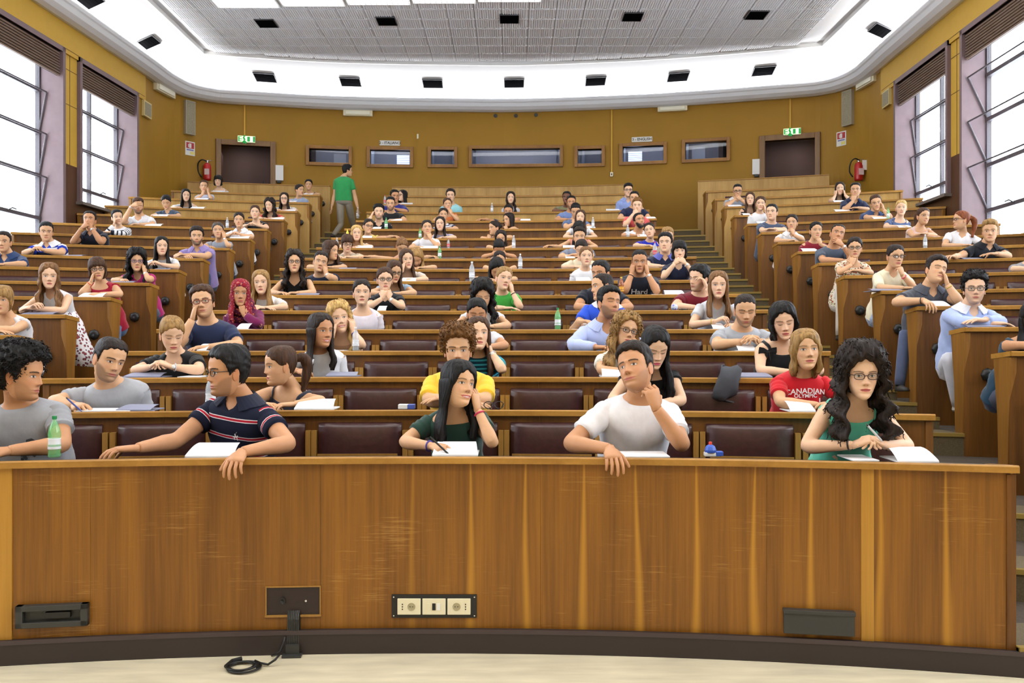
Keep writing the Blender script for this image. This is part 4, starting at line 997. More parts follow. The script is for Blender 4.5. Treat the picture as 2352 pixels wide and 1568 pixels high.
def hand_geo(W, d, nrm, side, curl, q, sides=6, spread=.12, thumb=.4):
    """W wrist, d pointing direction, nrm back of hand, side: vector sign towards the thumb"""
    mb = MB(); d = d/np.linalg.norm(d); nrm = nrm-d*np.dot(nrm, d); nrm = nrm/np.linalg.norm(nrm); l = np.cross(nrm, d)*side
    def rg(c, hw, ht, n=8):
        return [tuple(c+l*hw*math.copysign(abs(math.cos(t))**.7, math.cos(t))+nrm*ht*math.copysign(abs(math.sin(t))**.8, math.sin(t))) for t in [2*math.pi*k/n for k in range(n)]]
    mb.sweep([rg(W-d*.01, .024*q, .019*q), rg(W+d*.015*q, .027*q, .018*q), rg(W+d*.04*q, .037*q, .017*q), rg(W+d*.075*q, .041*q, .015*q), rg(W+d*.092*q, .039*q, .012*q)])
    def chain(b, dirn, lens, rad, cu):
        pts = [b-dirn*.012*q, b]; ax = l*side*-1
        dd = dirn.copy(); out = list(pts)
        for L_, c_ in zip(lens, cu):
            M = np.array(Matrix.Rotation(c_, 3, Vector(np.cross(dd, -nrm) if np.linalg.norm(np.cross(dd, -nrm)) > .05 else l)))
            dd = M@dd; out.append(out[-1]+dd*L_*q)
        rr = [rad*q, rad*1.02*q]+[rad*(1-.1*(k+1))*q for k in range(len(lens))]; rr.append(rad*.3*q); out.append(out[-1]+dd*rad*.55*q)
        mb.tube(out, rr, sides)
    for k, (la, Ln) in enumerate(zip((.031, .0105, -.010, -.030), (.078, .086, .080, .063))):
        sp = (1.5-k)*spread; dirn = d+l*sp; dirn /= np.linalg.norm(dirn); cu = curl*(1+.12*k)
        chain(W+d*(.090-.004*abs(k-1))*q+l*la*q, dirn, (Ln*.46, Ln*.30, Ln*.24), .0088-.0006*(k == 3), (cu*.8, cu, cu*.7))
    td = d*.75+l*(.65 if thumb > .2 else .25)-nrm*.25; td /= np.linalg.norm(td)
    chain(W+d*.03*q+l*.028*q, td, (.034, .030, .024), .0105, (thumb*.4, thumb, thumb*.5))
    return mb
SK = {1: (222, 180, 148), 2: (208, 162, 124), 3: (192, 140, 102), 4: (174, 120, 86), 5: (110, 72, 54)}
HC = {'black': (17, 14, 14), 'dark': (34, 24, 19), 'brown': (66, 43, 28), 'lbrown': (118, 84, 52), 'blond': (188, 152, 92), 'dblond': (146, 112, 66), 'red': (124, 66, 34), 'curlb': (112, 76, 40), 'grey': (70, 64, 58)}
def hairmat(c):
    k = 'hair_'+c
    if k in MC: return MC[k]
    m = mat(k, HC[c] if c in HC else (150, 40, 48), .55, noise=.5, nscale=(55, 55, 9), bump=.9, spec=.22, detail=3); return m
M_skin = mat('skin', (210, 160, 130), .52, attr='col', spec=.3, noise=.035, nscale=(30, 30, 30))
def clothm(rgb):
    k = 'cloth_%d_%d_%d' % rgb
    if k in MC: return MC[k]
    return mat(k, rgb, .85, noise=.07, nscale=(14, 14, 10), bump=.35, spec=.2, sheen=.2)
def stripem(name, cols, period, wavy=0):
    """horizontal bands woven into the cloth, measured up the garment (vertex attribute gz)"""
    if name in MC: return MC[name]
    m = mat(name, cols[0][1], .85, spec=.2); N = m.node_tree.nodes; L = m.node_tree.links; b = N['Principled BSDF']
    a = N.new('ShaderNodeAttribute'); a.attribute_name = 'gz'
    d = N.new('ShaderNodeMath'); d.operation = 'DIVIDE'; d.inputs[1].default_value = period; L.new(a.outputs['Fac'], d.inputs[0])
    fr = N.new('ShaderNodeMath'); fr.operation = 'FRACT'; L.new(d.outputs[0], fr.inputs[0])
    r = N.new('ShaderNodeValToRGB'); r.color_ramp.interpolation = 'CONSTANT'; e = r.color_ramp.elements
    e[0].position = cols[0][0]; e[0].color = (*lin(cols[0][1]), 1); e[1].position = cols[1][0]; e[1].color = (*lin(cols[1][1]), 1)
    for p, c in cols[2:]: q = e.new(p); q.color = (*lin(c), 1)
    L.new(fr.outputs[0], r.inputs[0]); L.new(r.outputs[0], b.inputs['Base Color']); return m
def floralm(name, base, c2, c3, sc=26):
    if name in MC: return MC[name]
    m = mat(name, base, .85, spec=.2); N = m.node_tree.nodes; L = m.node_tree.links; b = N['Principled BSDF']
    t = N.new('ShaderNodeTexCoord'); v = N.new('ShaderNodeTexVoronoi'); v.inputs['Scale'].default_value = sc; L.new(t.outputs['Object'], v.inputs[0])
    r = N.new('ShaderNodeValToRGB'); r.color_ramp.interpolation = 'CONSTANT'; e = r.color_ramp.elements; e[0].position = 0; e[0].color = (*lin(c2), 1); e[1].position = .32; e[1].color = (*lin(c3), 1); q = e.new(.42); q.color = (*lin(base), 1)
    L.new(v.outputs['Distance'], r.inputs[0]); L.new(r.outputs[0], b.inputs['Base Color']); return m
def setcol(o, cols):
    ca = o.data.color_attributes.new('col', 'FLOAT_COLOR', 'POINT'); a = np.ones((len(cols), 4), np.float32); a[:, :3] = cols; ca.data.foreach_set('color', a.ravel())
def remesh(mb, vox):
    me = bpy.data.meshes.new('t'); me.from_pydata(mb.v, [], mb.f); o = bpy.data.objects.new('t', me); COL.objects.link(o)
    r = o.modifiers.new('r', 'REMESH'); r.mode = 'VOXEL'; r.voxel_size = vox; r.adaptivity = 0
    s = o.modifiers.new('s', 'SMOOTH'); s.factor = .6; s.iterations = 5
    dg = bpy.context.evaluated_depsgraph_get(); ev = o.evaluated_get(dg); m2 = bpy.data.meshes.new_from_object(ev)
    v = np.empty(len(m2.vertices)*3); m2.vertices.foreach_get('co', v); f = [tuple(p.vertices) for p in m2.polygons]
    bpy.data.objects.remove(o); bpy.data.meshes.remove(me); bpy.data.meshes.remove(m2)
    out = MB(); out.v = [tuple(p) for p in v.reshape(-1, 3)]; out.f = f; return out
NECK = {'crew': (.02, 50, 'c'), 'vneck': (.12, 34, 'v'), 'deepv': (.20, 40, 'v'), 'scoop': (.11, 62, 'c'), 'polo': (.09, 24, 'v'), 'shirt': (.12, 24, 'v'), 'tank': (0, 0, 't'), 'wide': (.07, 95, 'c')}
PEOPLE_XY = []; PINFO = {}
def person(px, py, row, sex, skin, hair, hcol, neck, col, yaw=0, pitch=0, roll=0, aL='d', aR='d', label='', lean=.30, ty=None, q=None, sl=.5, eyes='o', beard=0, smile=0,
           glasses=None, mat2=None, legs=None, trousers=(52, 60, 84), watch='', dy=0, key=None, stand=False, seed=None, hipx=0, lip=None, band=None, pony=None, scale_hair=1, collar=None):
    fem = 1 if sex == 'f' else 0; q = (q or (1.09 if fem else 1.15))*(1-.0065*min(row, 16)); seed = seed if seed is not None else int(px*7+py*3) % 97
    near = 2 if row <= 2 else 1 if row <= 7 else 0
    sk = SK[skin]
    Y = 5.
    x = 0.
    for _ in range(20):
        Y = RY(row, x)+lean; x = (px-CX)/F*Y
    Hc = np.array((x, Y, H+(CY-py)/F*Y)); blk, zd = block(row, x); D = RY(row, x)
    if blk == 'L': D = RY(row, min(x, BL[row][0]))
    if blk == 'R': D = RY(row, max(x, BR[row][0]))
    ty = ty if ty is not None else yaw*.25; yaw = yaw-math.degrees(math.atan2(x, Y))*.9; Rh = R3(yaw, pitch, roll); Rb = R3(ty*.6+yaw*.4, 0, roll*.3)
    N = Hc+(R3(ty*.5+yaw*.3, pitch*.35, roll*.45)@np.array((0, .080, -.128)))*q
    zseat = zd-.36
    hip0 = np.array((Hc[0]*.0+x+hipx, D+.63, zseat)); 
    hd = hip0-N; hip = N+hd/np.linalg.norm(hd)*.53*q
    if stand: hip = N+np.array((0, .02, -.50))*q
    else: PEOPLE_XY.append((row, x))
    rt = empty('person', (x, hip[1], zd-.9), label, 'person')
    T = Torso(hip, N, ty, fem, q)
    # ---- arms
    wmul = 1. if not fem else .80
    arms = []
    for s, spec in ((-1, aL), (1, aR)):
        code = spec[0] if isinstance(spec, tuple) else spec; tgt = spec if isinstance(spec, tuple) else None
        S = N+T.r*s*(.150 if not fem else .128)*q-T.u*(.085 if not fem else .078)*q-T.f*.01
        hn = np.array((0, 0, 1.)); curl = .35; th = .35; pole = np.array((s*.62, -.05, -.85)); r_ = T.r; x0 = N[0]; L1, L2 = .29*q, .255*q
        if code == 'd': W = np.array((x0+s*.10, D+.14, zd+.03)); d = np.array((-s*.8, -.55, 0))
        elif code == 'w': W = np.array((x0+s*.10, D+.15, zd+.04)); d = np.array((-s*.65, -.7, -.05)); curl = .75; th = .6; hn = np.array((s*.5, 0, 1))
        elif code == 'f': W = np.array((x0-s*.03, D+.14, zd+.035+(.03 if s > 0 else 0))); d = np.array((-s, -.12, 0)); curl = .2
        elif code == 'k': W = np.array((x0+s*.075, D+.13, zd+.075)); d = np.array((-s*.7, -.35, .35)); curl = .8; hn = np.array((s*.45, -.2, 1)); th = .5
        elif code == 'c': W = Hc+Rh@(np.array((s*.082, -.075, -.125))*q); d = np.array((-s*.15, .22, 1.)); hn = np.array((s*.9, -.5, 0)); curl = .45; pole = np.array((s*.35, -.25, -1))
        elif code == 'm': W = Hc+Rh@(np.array((s*.06, -.135, -.15))*q); d = np.array((-s*.75, .05, .65)); hn = np.array((s*.2, -1, .3)); curl = .9; pole = np.array((s*.6, -.1, -1)); th = .5
        elif code == 'n': W = Hc+Rh@(np.array((s*.035, -.10, -.19))*q); d = np.array((-s*.25, .15, 1.)); hn = np.array((s*.4, -1, .1)); curl = 1.1; pole = np.array((s*.5, -.2, -1)); th = .7
        elif code == 'e': W = Hc+Rh@(np.array((s*.125, -.03, -.08))*q); d = np.array((-s*.4, .2, 1)); hn = np.array((s*1., -.3, 0)); curl = .6; pole = np.array((s*.4, -.3, -1))
        elif code == 'q': W = Hc+Rh@(np.array((s*.10, -.125, -.01))*q); d = np.array((-s*1., .1, .35)); hn = np.array((s*.2, -1, .1)); curl = .3; pole = np.array((s*.6, -.3, -1))
        elif code == 'o': W = np.array((x0+s*.21, D+.035, zd+.055)); d = np.array((-s*.1, -.85, -.35)); curl = .55; hn = np.array((0, -.2, 1)); th = .3; pole = np.array((s*1., .1, -.45))
        elif code == 'x': W = np.array((x0+s*.44, D+.12, zd+.04)); d = np.array((s*.8, -.5, 0)); pole = np.array((s*.3, .3, -1.))
        else: W = S+np.array((s*.05, -.06, -.50*q)); d = np.array((0, -.2, -1)); hn = np.array((s*1., 0, 0)); pole = np.array((0, .9, -.2)); curl = .3
        if tgt and len(tgt) > 2:
            yy = W[1]+(tgt[3] if len(tgt) > 3 else 0); W = np.array(at(tgt[1], tgt[2], yy))
        if code in 'dwfkox' : W[2] = max(W[2], zd+.03)
        E = ik(S, W, L1, L2, pole)
        if code != 'h' and E[2] < zd+.042*q and E[1] < D+.40:
            E[2] = zd+.042*q
        if code in 'cmneq' and E[2] > zd+.06 and W[2]-zd < .42 and E[1] < D+.36: E[2] = max(zd+.045, E[2]-.05)
        arms.append((s, code, S, E, W, d, hn, curl, th))
    # ---- skin body (torso, neck, arms) as one surface
    ns = 14 if near == 2 else 10 if near else 8
    bm = MB(); th = np.linspace(-np.pi, np.pi, 24 if near else 16, endpoint=False)
    levs = np.concatenate([np.linspace(.05, .8, 6), [.84, .87, .9, .93, .955, .98, 1.02]])
    rings = [T.P(th, np.full(len(th), s)) for s in levs]
    top = Hc+Rh@(np.array((0, .018, -.055))*q); nr = (.062 if not fem else .050)*q
    mid = (T.N+T.u*.03)*.45+top*.55
    def nring(c, ra, rb): return np.array([c+T.r*ra*math.sin(t)+T.f*rb*math.cos(t) for t in th])
    rings.append(nring(mid, nr*.95, nr*.95)); rings.append(nring(top, nr*.92, nr*1.02))
    bm.sweep([r.tolist() for r in rings]) if False else bm.sweep([list(map(tuple, r)) for r in rings])
    apaths = []
    for (s, code, S, E, W, d, hn, curl, thb) in arms:
        m1 = S*.5+E*.5; i1 = E+(S-E)/np.linalg.norm(S-E)*.035; i2 = E+(W-E)/np.linalg.norm(W-E)*.035
        pts = [S+T.u*.0, S*.7+E*.3, m1, S*.2+E*.8, i1, E*.6+(i1+i2)*.2, i2, E*.7+W*.3, E*.4+W*.6, W]
        rad = np.array([.053, .052, .047, .042, .040, .041, .042, .043, .034, .026])*q*wmul*(1.0 if not fem else 1.04)
        pp = catmull(pts, 2); rr = np.interp(np.linspace(0, 1, len(pp)), np.linspace(0, 1, len(pts)), rad); rr[-1] = rad[-1]
        apaths.append((pp, rr, pts))
        bm.tube(pp, rr.tolist(), ns)
    if near == 2: bm = remesh(bm, .0085)
    elif near == 1 and neck in ('tank',): bm = remesh(bm, .012)
    hm = []
    for (s, code, S, E, W, d, hn, curl, thb) in arms:
        if code == 'h' and not stand and near == 0: continue
        g = hand_geo(W, d.astype(float), hn.astype(float), 1 if True else -1, curl, q*(1 if not fem else .9), 8 if near == 2 else 6 if near else 5, .12, thb) if False else hand_geo(W, d.astype(float), hn.astype(float), _tside(d, hn, s), curl, q*(1 if not fem else .9), 8 if near == 2 else 6 if near else 5, .10, thb)
        bm.add(g.v, g.f)
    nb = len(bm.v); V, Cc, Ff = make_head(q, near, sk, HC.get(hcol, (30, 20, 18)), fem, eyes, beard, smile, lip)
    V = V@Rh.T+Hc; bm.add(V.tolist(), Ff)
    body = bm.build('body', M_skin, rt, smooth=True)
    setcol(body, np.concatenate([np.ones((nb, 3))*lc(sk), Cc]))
    # ---- hair
    hb = make_hair(hair, q, near, seed, Rh, Rb, Hc, ('pony',) if pony else (), scale_hair)
    if hair == 'hijab':
        hb.build('headscarf', floralm('scarf_red', (136, 30, 44), (190, 110, 84), (70, 34, 74), 48), rt, smooth=True)
        m = MB(); c_ = T.N+T.u*.03; m.tube([c_+T.r*math.cos(t)*.085+T.f*(math.sin(t)*.085+.01)+T.u*(-.03*math.sin(t)+.006*math.sin(3*t)) for t in np.linspace(0, 2*math.pi, 25)], .038, 10, cap=False); m.tube([c_+T.r*math.cos(t)*.10+T.f*(math.sin(t)*.10+.01)+T.u*(-.07-.04*math.sin(t)) for t in np.linspace(0, 2*math.pi, 25)], .03, 10, cap=False); m.build('scarf_fold', floralm('scarf_fold_m', (96, 34, 66), (196, 120, 80), (150, 40, 56), 40), rt, smooth=True)
    else: hb.build('hair', hairmat(hcol), rt, smooth=True)
    # ---- garment
    dn, wdt, kind = NECK[neck]
    nth = 48 if near == 2 else 32 if near else 20; nl = 26 if near == 2 else 16 if near else 9
    th = np.linspace(-np.pi, np.pi, nth, endpoint=False); dg = np.abs(np.degrees(th))
    if kind == 'c': tp = .985-dn*(np.cos(np.clip(dg/wdt, 0, 1)*np.pi/2)**.7)
    elif kind == 'v': tp = .99-dn*np.clip(1-dg/wdt, 0, 1)
    else: tp = np.where(dg < 90, .835+.04*np.sin(np.radians(np.clip(dg*2, 0, 180)))**2, .86)
    tp = tp-.02*(neck == 'wide')*1
    cm = MB(); rows_ = []; gz = []
    for k in range(nl+1):
        v = k/nl; sv = -.02+(tp+.02)*v; fold = 0
        if near: fold = .006*np.sin(th*6+seed+v*5)*np.sin(v*14+th*2)*(1-v**4) + .003*np.sin(th*17+v*9+seed)*np.sin(v*7+th*5)*(1-v**2) + .005*np.sin(th*3+v*22+seed)*(1-v**3)
        off = (.010 if not fem else .007)+.012*(1-v)**2+fold
        P_ = T.P(th, sv, off); rows_.append(P_); gz += list((sv*.53*q).tolist())
    P_ = T.P(th, tp-.006, -.006); rows_.append(P_); gz += list((tp*.53*q).tolist())
    cm.sweep([list(map(tuple, r)) for r in rows_], cap=False)
    if neck == 'tank':
        for s in (-1, 1):
            pts = []
            for sv, t0 in ((.80, .50), (.86, .52), (.905, .60), (.935, .9), (.945, 1.45), (.93, 2.1), (.89, 2.5), (.83, 2.6)):
                pts.append(T.P(np.array([s*t0]), np.array([sv]), .006)[0])
            sw = .013 if not kw_wide(label) else .02
            m_ = MB(); pc = catmull(pts, 3)
            R_ = []
            for k, p in enumerate(pc):
                t_ = pc[min(k+1, len(pc)-1)]-pc[max(k-1, 0)]; t_ = t_/np.linalg.norm(t_); c0 = T.N-T.u*.12; o_ = p-c0; o_ = o_-t_*np.dot(o_, t_); o_ /= np.linalg.norm(o_); l_ = np.cross(t_, o_)
                R_.append([tuple(p+l_*sw+o_*.001), tuple(p+o_*.005), tuple(p-l_*sw+o_*.001), tuple(p-o_*.006)])
            cm.sweep(R_); gz += [.4]*(4*len(pc))
    sleeved = neck != 'tank' and sl > 0
    if sleeved:
        for (pp, rr, pts) in apaths:
            pp = np.array(pp); L_ = np.concatenate([[0], np.cumsum(np.linalg.norm(np.diff(pp, axis=0), axis=1))]); tot = L_[-1]; end = tot*(sl*.53 if sl <= 1 else 1.)*1. if sl < 1.5 else tot*.97
            nn = max(4, int((10 if near == 2 else 7 if near else 5)*(1 if sl < 1 else 2))); SS = np.linspace(0, end, nn+1); R_ = []; r2 = []
            flare = (.012 if sl < 1 else .006)*(1 if not fem else .7)
            for k, a in enumerate(SS):
                R_.append(np.array([np.interp(a, L_, pp[:, c]) for c in range(3)])); base = np.interp(a, L_, rr)
                r2.append(base+.006+flare*(k/nn)+(.003*math.sin(k*2.1+seed) if near else 0)+(.004 if k < 2 else 0))
            dirn = R_[-1]-R_[-2]; dirn /= np.linalg.norm(dirn); R_.append(R_[-1]+dirn*.002); r2.append(r2[-1]-.007); R_.append(R_[-1]-dirn*.02); r2.append(np.interp(end, L_, rr)-.004)
            n0 = len(cm.v); cm.tube(R_, r2, 16 if near == 2 else 12 if near else 8, cap=False)
            gz += sum([[.405-float(SS[min(j, nn-1)])]*(16 if near == 2 else 12 if near else 8) for j in range(len(R_))], [])
    shirt = cm.build('shirt' if neck != 'tank' else 'top', mat2 or clothm(col), rt, smooth=True)
    if mat2: 
        at_ = shirt.data.attributes.new('gz', 'FLOAT', 'POINT'); g_ = np.array(gz, np.float32); g_ = np.resize(g_, len(shirt.data.vertices)); at_.data.foreach_set('value', g_)
    cl = collar or ({'polo': col, 'shirt': col}.get(neck))
    if neck in ('polo', 'shirt'):
        m = MB(); tt = np.linspace(-math.pi+.35, math.pi-.35, 22)+math.pi   # open at the front
        R_ = []
        for t in tt:
            fr = abs(((t+math.pi) % (2*math.pi))-math.pi)      # 0 at the front
            sv = .985-.02*max(0, 1-fr/1.2); a_ = T.P(np.array([t]), np.array([sv]), .004)[0]; b_ = T.P(np.array([t]), np.array([sv+.055]), .010)[0]
            c_ = T.P(np.array([t]), np.array([sv-.035-.035*max(0, 1-fr/.9)]), .022)[0]; b2 = b_+T.u*.001
            R_.append([tuple(a_), tuple(b_), tuple(c_), tuple(c_+T.u*.003), tuple(b_+T.u*.003)])
        m.sweep(R_, closed=True); m.build('collar', clothm(cl), rt, smooth=False)
    # ---- trousers
    m = MB(); m.sweep([list(map(tuple, T.P(np.linspace(-np.pi, np.pi, 12, endpoint=False), np.full(12, s), o_))) for s, o_ in ((.16, .006), (.05, .012), (-.06, .012), (-.16, -.02), (-.20, -.08))])
    for s in (-1, 1):
        hp_ = hip+T.r*s*.085*q-T.u*.02; kn = np.array((hp_[0]+s*.05, D+.21, zd-.27)); ft = np.array((kn[0], D+.30, zd-.84))
        if legs and s in legs:
            k_, f_ = legs[s]; kn = np.array(at(k_[0], k_[1], D+k_[2])); ft = np.array(at(f_[0], f_[1], D+f_[2]))
        pts = [hp_, hp_*.5+kn*.5, hp_*.12+kn*.88, kn*.97+ft*.03, kn*.6+ft*.4, ft]
        m.tube(catmull(pts, 3), np.interp(np.linspace(0, 1, 16), np.linspace(0, 1, 6), np.array([.085, .078, .062, .058, .055, .045])*q).tolist(), 10)
        sm = MB(); tz = ft-np.array((0, 0, .04)); R_ = []
        for yy, hw, hh in ((.06, .02, .03), (.04, .036, .06), (-.04, .04, .05), (-.12, .043, .035), (-.17, .03, .02)):
            R_.append([tuple(tz+np.array((hw*math.cos(t), yy, hh*max(math.sin(t), -.35)))) for t in [2*math.pi*j/10 for j in range(10)]])
        if near or legs: sm.sweep(R_).build('shoe', mat('shoe_dark', (50, 48, 48), .6) if not (legs and legs.get('w')) else mat('shoe_white', (210, 208, 200), .6), rt, smooth=True)
    tro = m.build('trousers', clothm(trousers), rt, smooth=True)
    # ---- extras
    if glasses:
        gm = MB(); gl = MB(); rad = .55 if near == 2 else .6
        for s in (-1, 1):
            c = np.array((s*3.15, -9.4, -.1)); P2 = [c+np.array((2.35*math.copysign(abs(math.cos(t))**.75, math.cos(t)), .35*abs(math.cos(t))**2*(1 if math.cos(t)*s > 0 else 0)+0, 1.5*math.copysign(abs(math.sin(t))**.8, math.sin(t)))) for t in np.linspace(0, 2*math.pi, 21)]
            W2 = [Rh@(p/100*q)+Hc for p in P2]; gm.tube(W2, (.0022 if near == 2 else .0028), 5, cap=False)
            gl.add([tuple(p) for p in W2[:-1]], [tuple(range(20))])
            gm.tube([Rh@(np.array(p)/100*q)+Hc for p in ((s*5.5, -9.0, .5), (s*7.1, -7.2, .6), (s*7.7, 0.5, .6))], .0022, 5)
        gm.tube([Rh@(np.array(p)/100*q)+Hc for p in ((-.85, -9.9, .2), (0, -10.3, .5), (.85, -9.9, .2))], .002, 5)
        g = gm.build('glasses', mat('glasses_'+glasses, {'black': (16, 14, 16), 'dark': (50, 30, 34), 'purple': (90, 60, 120), 'red': (110, 30, 40), 'wire': (90, 86, 84)}[glasses], .3), rt, smooth=True)
        if near: gl.build('lens', M_lens, g)
    if watch:
        for w_ in watch.split():
            s = -1 if w_[0] == 'L' else 1; kind_ = w_[1:]; A_ = [a for a in arms if a[0] == s][0]; S, E, W = A_[2:5]; dd = (E-W)/np.linalg.norm(E-W); c = W+dd*.025
            u_ = np.cross(dd, (0, 1., .3)); u_ /= np.linalg.norm(u_); v_ = np.cross(dd, u_); rr = (.029 if not fem else .025)*q
            m = MB(); m.tube([c+u_*rr*math.cos(t)+v_*rr*math.sin(t) for t in np.linspace(0, 2*math.pi, 17)], .005, 5, cap=False)
            colr = {'w': (190, 190, 195), 'b': (20, 20, 22), 'r': (200, 40, 90), 'o': (210, 90, 40), 'y': (190, 160, 70), 'v': (70, 60, 150)}[kind_[0]]
            m.build('wristwatch' if kind_[0] == 'w' else 'bracelet', mat('band_'+kind_[0], colr, .4), rt, smooth=True)
            if kind_[0] == 'w':
                m = MB(); out = c+np.array((0, -1., .15))*rr*1.1; m.add(*ball(out, .015, .006, .015, 6, 10)); m.build('watch_face', M_white2, rt, smooth=True)
    if band:
        m = MB(); m.tube([Rh@(np.array((8.3*math.sin(t)*1.0, 1.5-2.2*math.cos(t)*0-.0, 4+8.9*math.cos(t)))/100*q)+Hc for t in np.linspace(-1.7, 1.7, 17)], .006, 6); m.build('headband', clothm(band), rt, smooth=True)
    info = dict(root=rt, T=T, Hc=Hc, Rh=Rh, arms=arms, D=D, zd=zd, q=q, x=x)
    if key: PINFO[key] = info
    return info
def kw_wide(label): return 'red tank' in label or 'teal' in label
def _tside(d, hn, s):
    # thumb points up/inwards: towards the body's mid line or upwards
    l = np.cross(hn/np.linalg.norm(hn), d/np.linalg.norm(d)); want = np.array((-s*.6, -.6, .5)) if abs(d[2]) > .5 else np.array((-s*.5, .9, .3))
    if abs(d[2]) > .5: want = np.array((-s*.2, .8, .2))
    return 1 if np.dot(l, want) > 0 else -1
P_ = person
B_, W_, N_ = (22, 22, 24), (230, 230, 234), (30, 36, 58)
JE = (72, 84, 110)
M_rugby = stripem('navy_red_stripe', [(0, (22, 26, 46)), (.70, (226, 222, 226)), (.74, (168, 28, 48)), (.86, (226, 222, 226)), (.90, (22, 26, 46))], .105)
M_bw = stripem('black_white_stripe', [(0, (232, 232, 236)), (.62, (30, 32, 44))], .055)
M_bwf = stripem('fine_stripe', [(0, (226, 226, 232)), (.6, (60, 62, 84))], .03)
M_blues = stripem('blue_white_block', [(0, (34, 60, 170)), (.30, (232, 234, 240)), (.55, (20, 24, 44)), (.80, (34, 60, 170)), (.92, (232, 234, 240))], .26)
M_teals = stripem('teal_stripe', [(0, (20, 60, 78)), (.6, (60, 160, 180))], .03)
M_ftop = floralm('floral_top', (226, 214, 196), (176, 60, 60), (110, 140, 70), 34)
M_fskirt = floralm('floral_skirt', (226, 222, 226), (150, 70, 70), (70, 60, 80), 30)
M_lace = floralm('pale_lace', (230, 226, 214), (206, 200, 184), (214, 208, 194), 40)
# --- front row
P_(48,862,0,'m',3,'afro','black','crew',(150,152,158),yaw=62,pitch=-4,roll=2,ty=10,aL='w',aR='w',label='man with black curly afro and grey printed t-shirt, far left of the front desk',key='afro',lean=.36,beard=.2,watch='Lb')
P_(524,854,0,'m',3,'mid','black','polo',(24,28,50),yaw=-66,pitch=-2,ty=-24,aL='x',aR=('o',556,1040),glasses='black',beard=.35,mat2=M_rugby,label='man in navy polo with red and white stripes turning his head away',key='rugby',lean=.42)
P_(1052,883,0,'f',2,'side','black','wide',(38,66,58),yaw=34,pitch=6,roll=9,ty=6,aL='w',aR='c',smile=.9,watch='Lv Rr',label='smiling woman with long black hair and dark green top resting her cheek on hand',key='green')
P_(1461,849,0,'m',3,'quiff','dark','crew',(236,236,242),yaw=-26,pitch=16,roll=-16,ty=2,aL=('o',1400,1030),aR=('n',1508,938),smile=.6,beard=.22,sl=.66,label='smiling man in white t-shirt gazing upwards with fist on his neck',key='white')
P_(1978,860,0,'f',1,'longc','dark','tank',(92,186,160),yaw=12,pitch=-3,aL='k',aR='k',glasses='dark',watch='Lb',label='woman with huge dark curly hair, glasses and teal top, right end of front desk',key='teal',lean=.22,scale_hair=1.75)
# --- second row
P_(250,827,1,'m',2,'short','dark','crew',(160,162,168),yaw=30,pitch=-10,roll=12,aL=('w',172,932),aR='h',beard=.5,label='bearded man in pale grey t-shirt leaning left and talking, pen in hand',key='greyl',sl=.62)
P_(645,840,1,'f',2,'pony','brown','tank',(40,44,60),yaw=-72,pitch=-4,aL='d',aR='d',label='bare shouldered woman with long brown ponytail seen in profile',key='pony',lean=.36)
P_(1052,803,1,'m',2,'curlym','curlb','crew',(238,190,52),aL='f',aR='f',sl=.8,label='man with bushy light brown curls in a bright yellow t-shirt, arms folded on desk',key='yellow',pitch=-3,lean=.3)
P_(1504,798,1,'f',1,'long','black','scoop',B_,yaw=14,pitch=-24,aL='d',aR=('d',1500,930),eyes='c',sl=.22,lip=(196,84,104),label='pale woman with long black hair and black top looking down behind the man in white',lean=.30)
P_(1850,804,1,'f',2,'sidet','dblond','crew',(196,26,38),yaw=12,pitch=4,roll=-3,aL='f',aR='w',sl=.55,label='woman with swept dark blonde fringe in a red CANADIAN OLYMPIC t-shirt',key='canada')
# --- third row
P_(395,768,2,'f',1,'tied','dblond','deepv',(18,18,20),yaw=10,pitch=-18,roll=-2,aL='k',aR='k',eyes='c',watch='Rw',sl=.6,label='fair woman with tied blonde hair and black v-neck looking down over clasped hands')
P_(736,760,2,'f',3,'long','dark','crew',(226,226,232),yaw=34,pitch=0,aL='w',aR='h',smile=1.,sl=.75,label='laughing tanned woman with long dark hair and white printed sweatshirt, writing',key='tanned')
P_(1098,768,2,'f',1,'long','brown','crew',(40,90,110),yaw=8,pitch=8,aL='h',aR=('e',1128,808),mat2=M_teals,watch='Rw',label='woman with long brown hair half hidden behind the man in yellow, hand at her hair',lean=.34)
P_(1436,761,2,'f',2,'longc','dblond','crew',(226,222,210),yaw=22,pitch=2,roll=12,aL='f',aR='c',glasses='black',mat2=M_lace,watch='Rr',label='woman with curly blonde hair, black glasses and lace top, chin on hand')
P_(1799,738,2,'f',1,'bob','black','tank',(18,18,20),yaw=4,pitch=-14,roll=-6,aL='f',aR='d',eyes='c',label='woman with wavy black bob and black top with a bow on its strap',key='bow',lean=.3)
# --- fourth row
P_(466,695,3,'m',2,'mid','brown','crew',(36,46,78),yaw=-6,pitch=4,roll=-8,aL='c',aR='d',glasses='red',sl=.62,label='man with brown hair, red rimmed glasses and navy t-shirt, cheek on his fist',beard=.2)
P_(780,731,3,'f',1,'longc','blond','scoop',(190,150,120),yaw=6,pitch=2,roll=-10,aL='c',aR='c',smile=1.,watch='Lb Rv',sl=0,label='smiling woman with wild blonde curls holding her face in both hands')
P_(1398,698,3,'m',3,'quiff','black','shirt',(178,190,232),yaw=30,pitch=10,roll=6,aL='d',aR='d',eyes='c',sl=2,beard=.5,label='man with closed eyes and pale blue shirt, head tipped back')
P_(1711,713,3,'m',2,'buzz','dark','crew',(160,164,172),yaw=6,pitch=-14,aL='k',aR='k',eyes='c',beard=.5,sl=.6,watch='Rw',label='short haired man in heather grey t-shirt looking down over interlaced fingers')
P_(1095,720,3,'f',3,'tied','black','crew',(220,220,226),yaw=4,pitch=-12,aL='d',aR='d',eyes='c',label='woman with tightly pulled black hair looking down, only her head above the curly man',lean=.35)
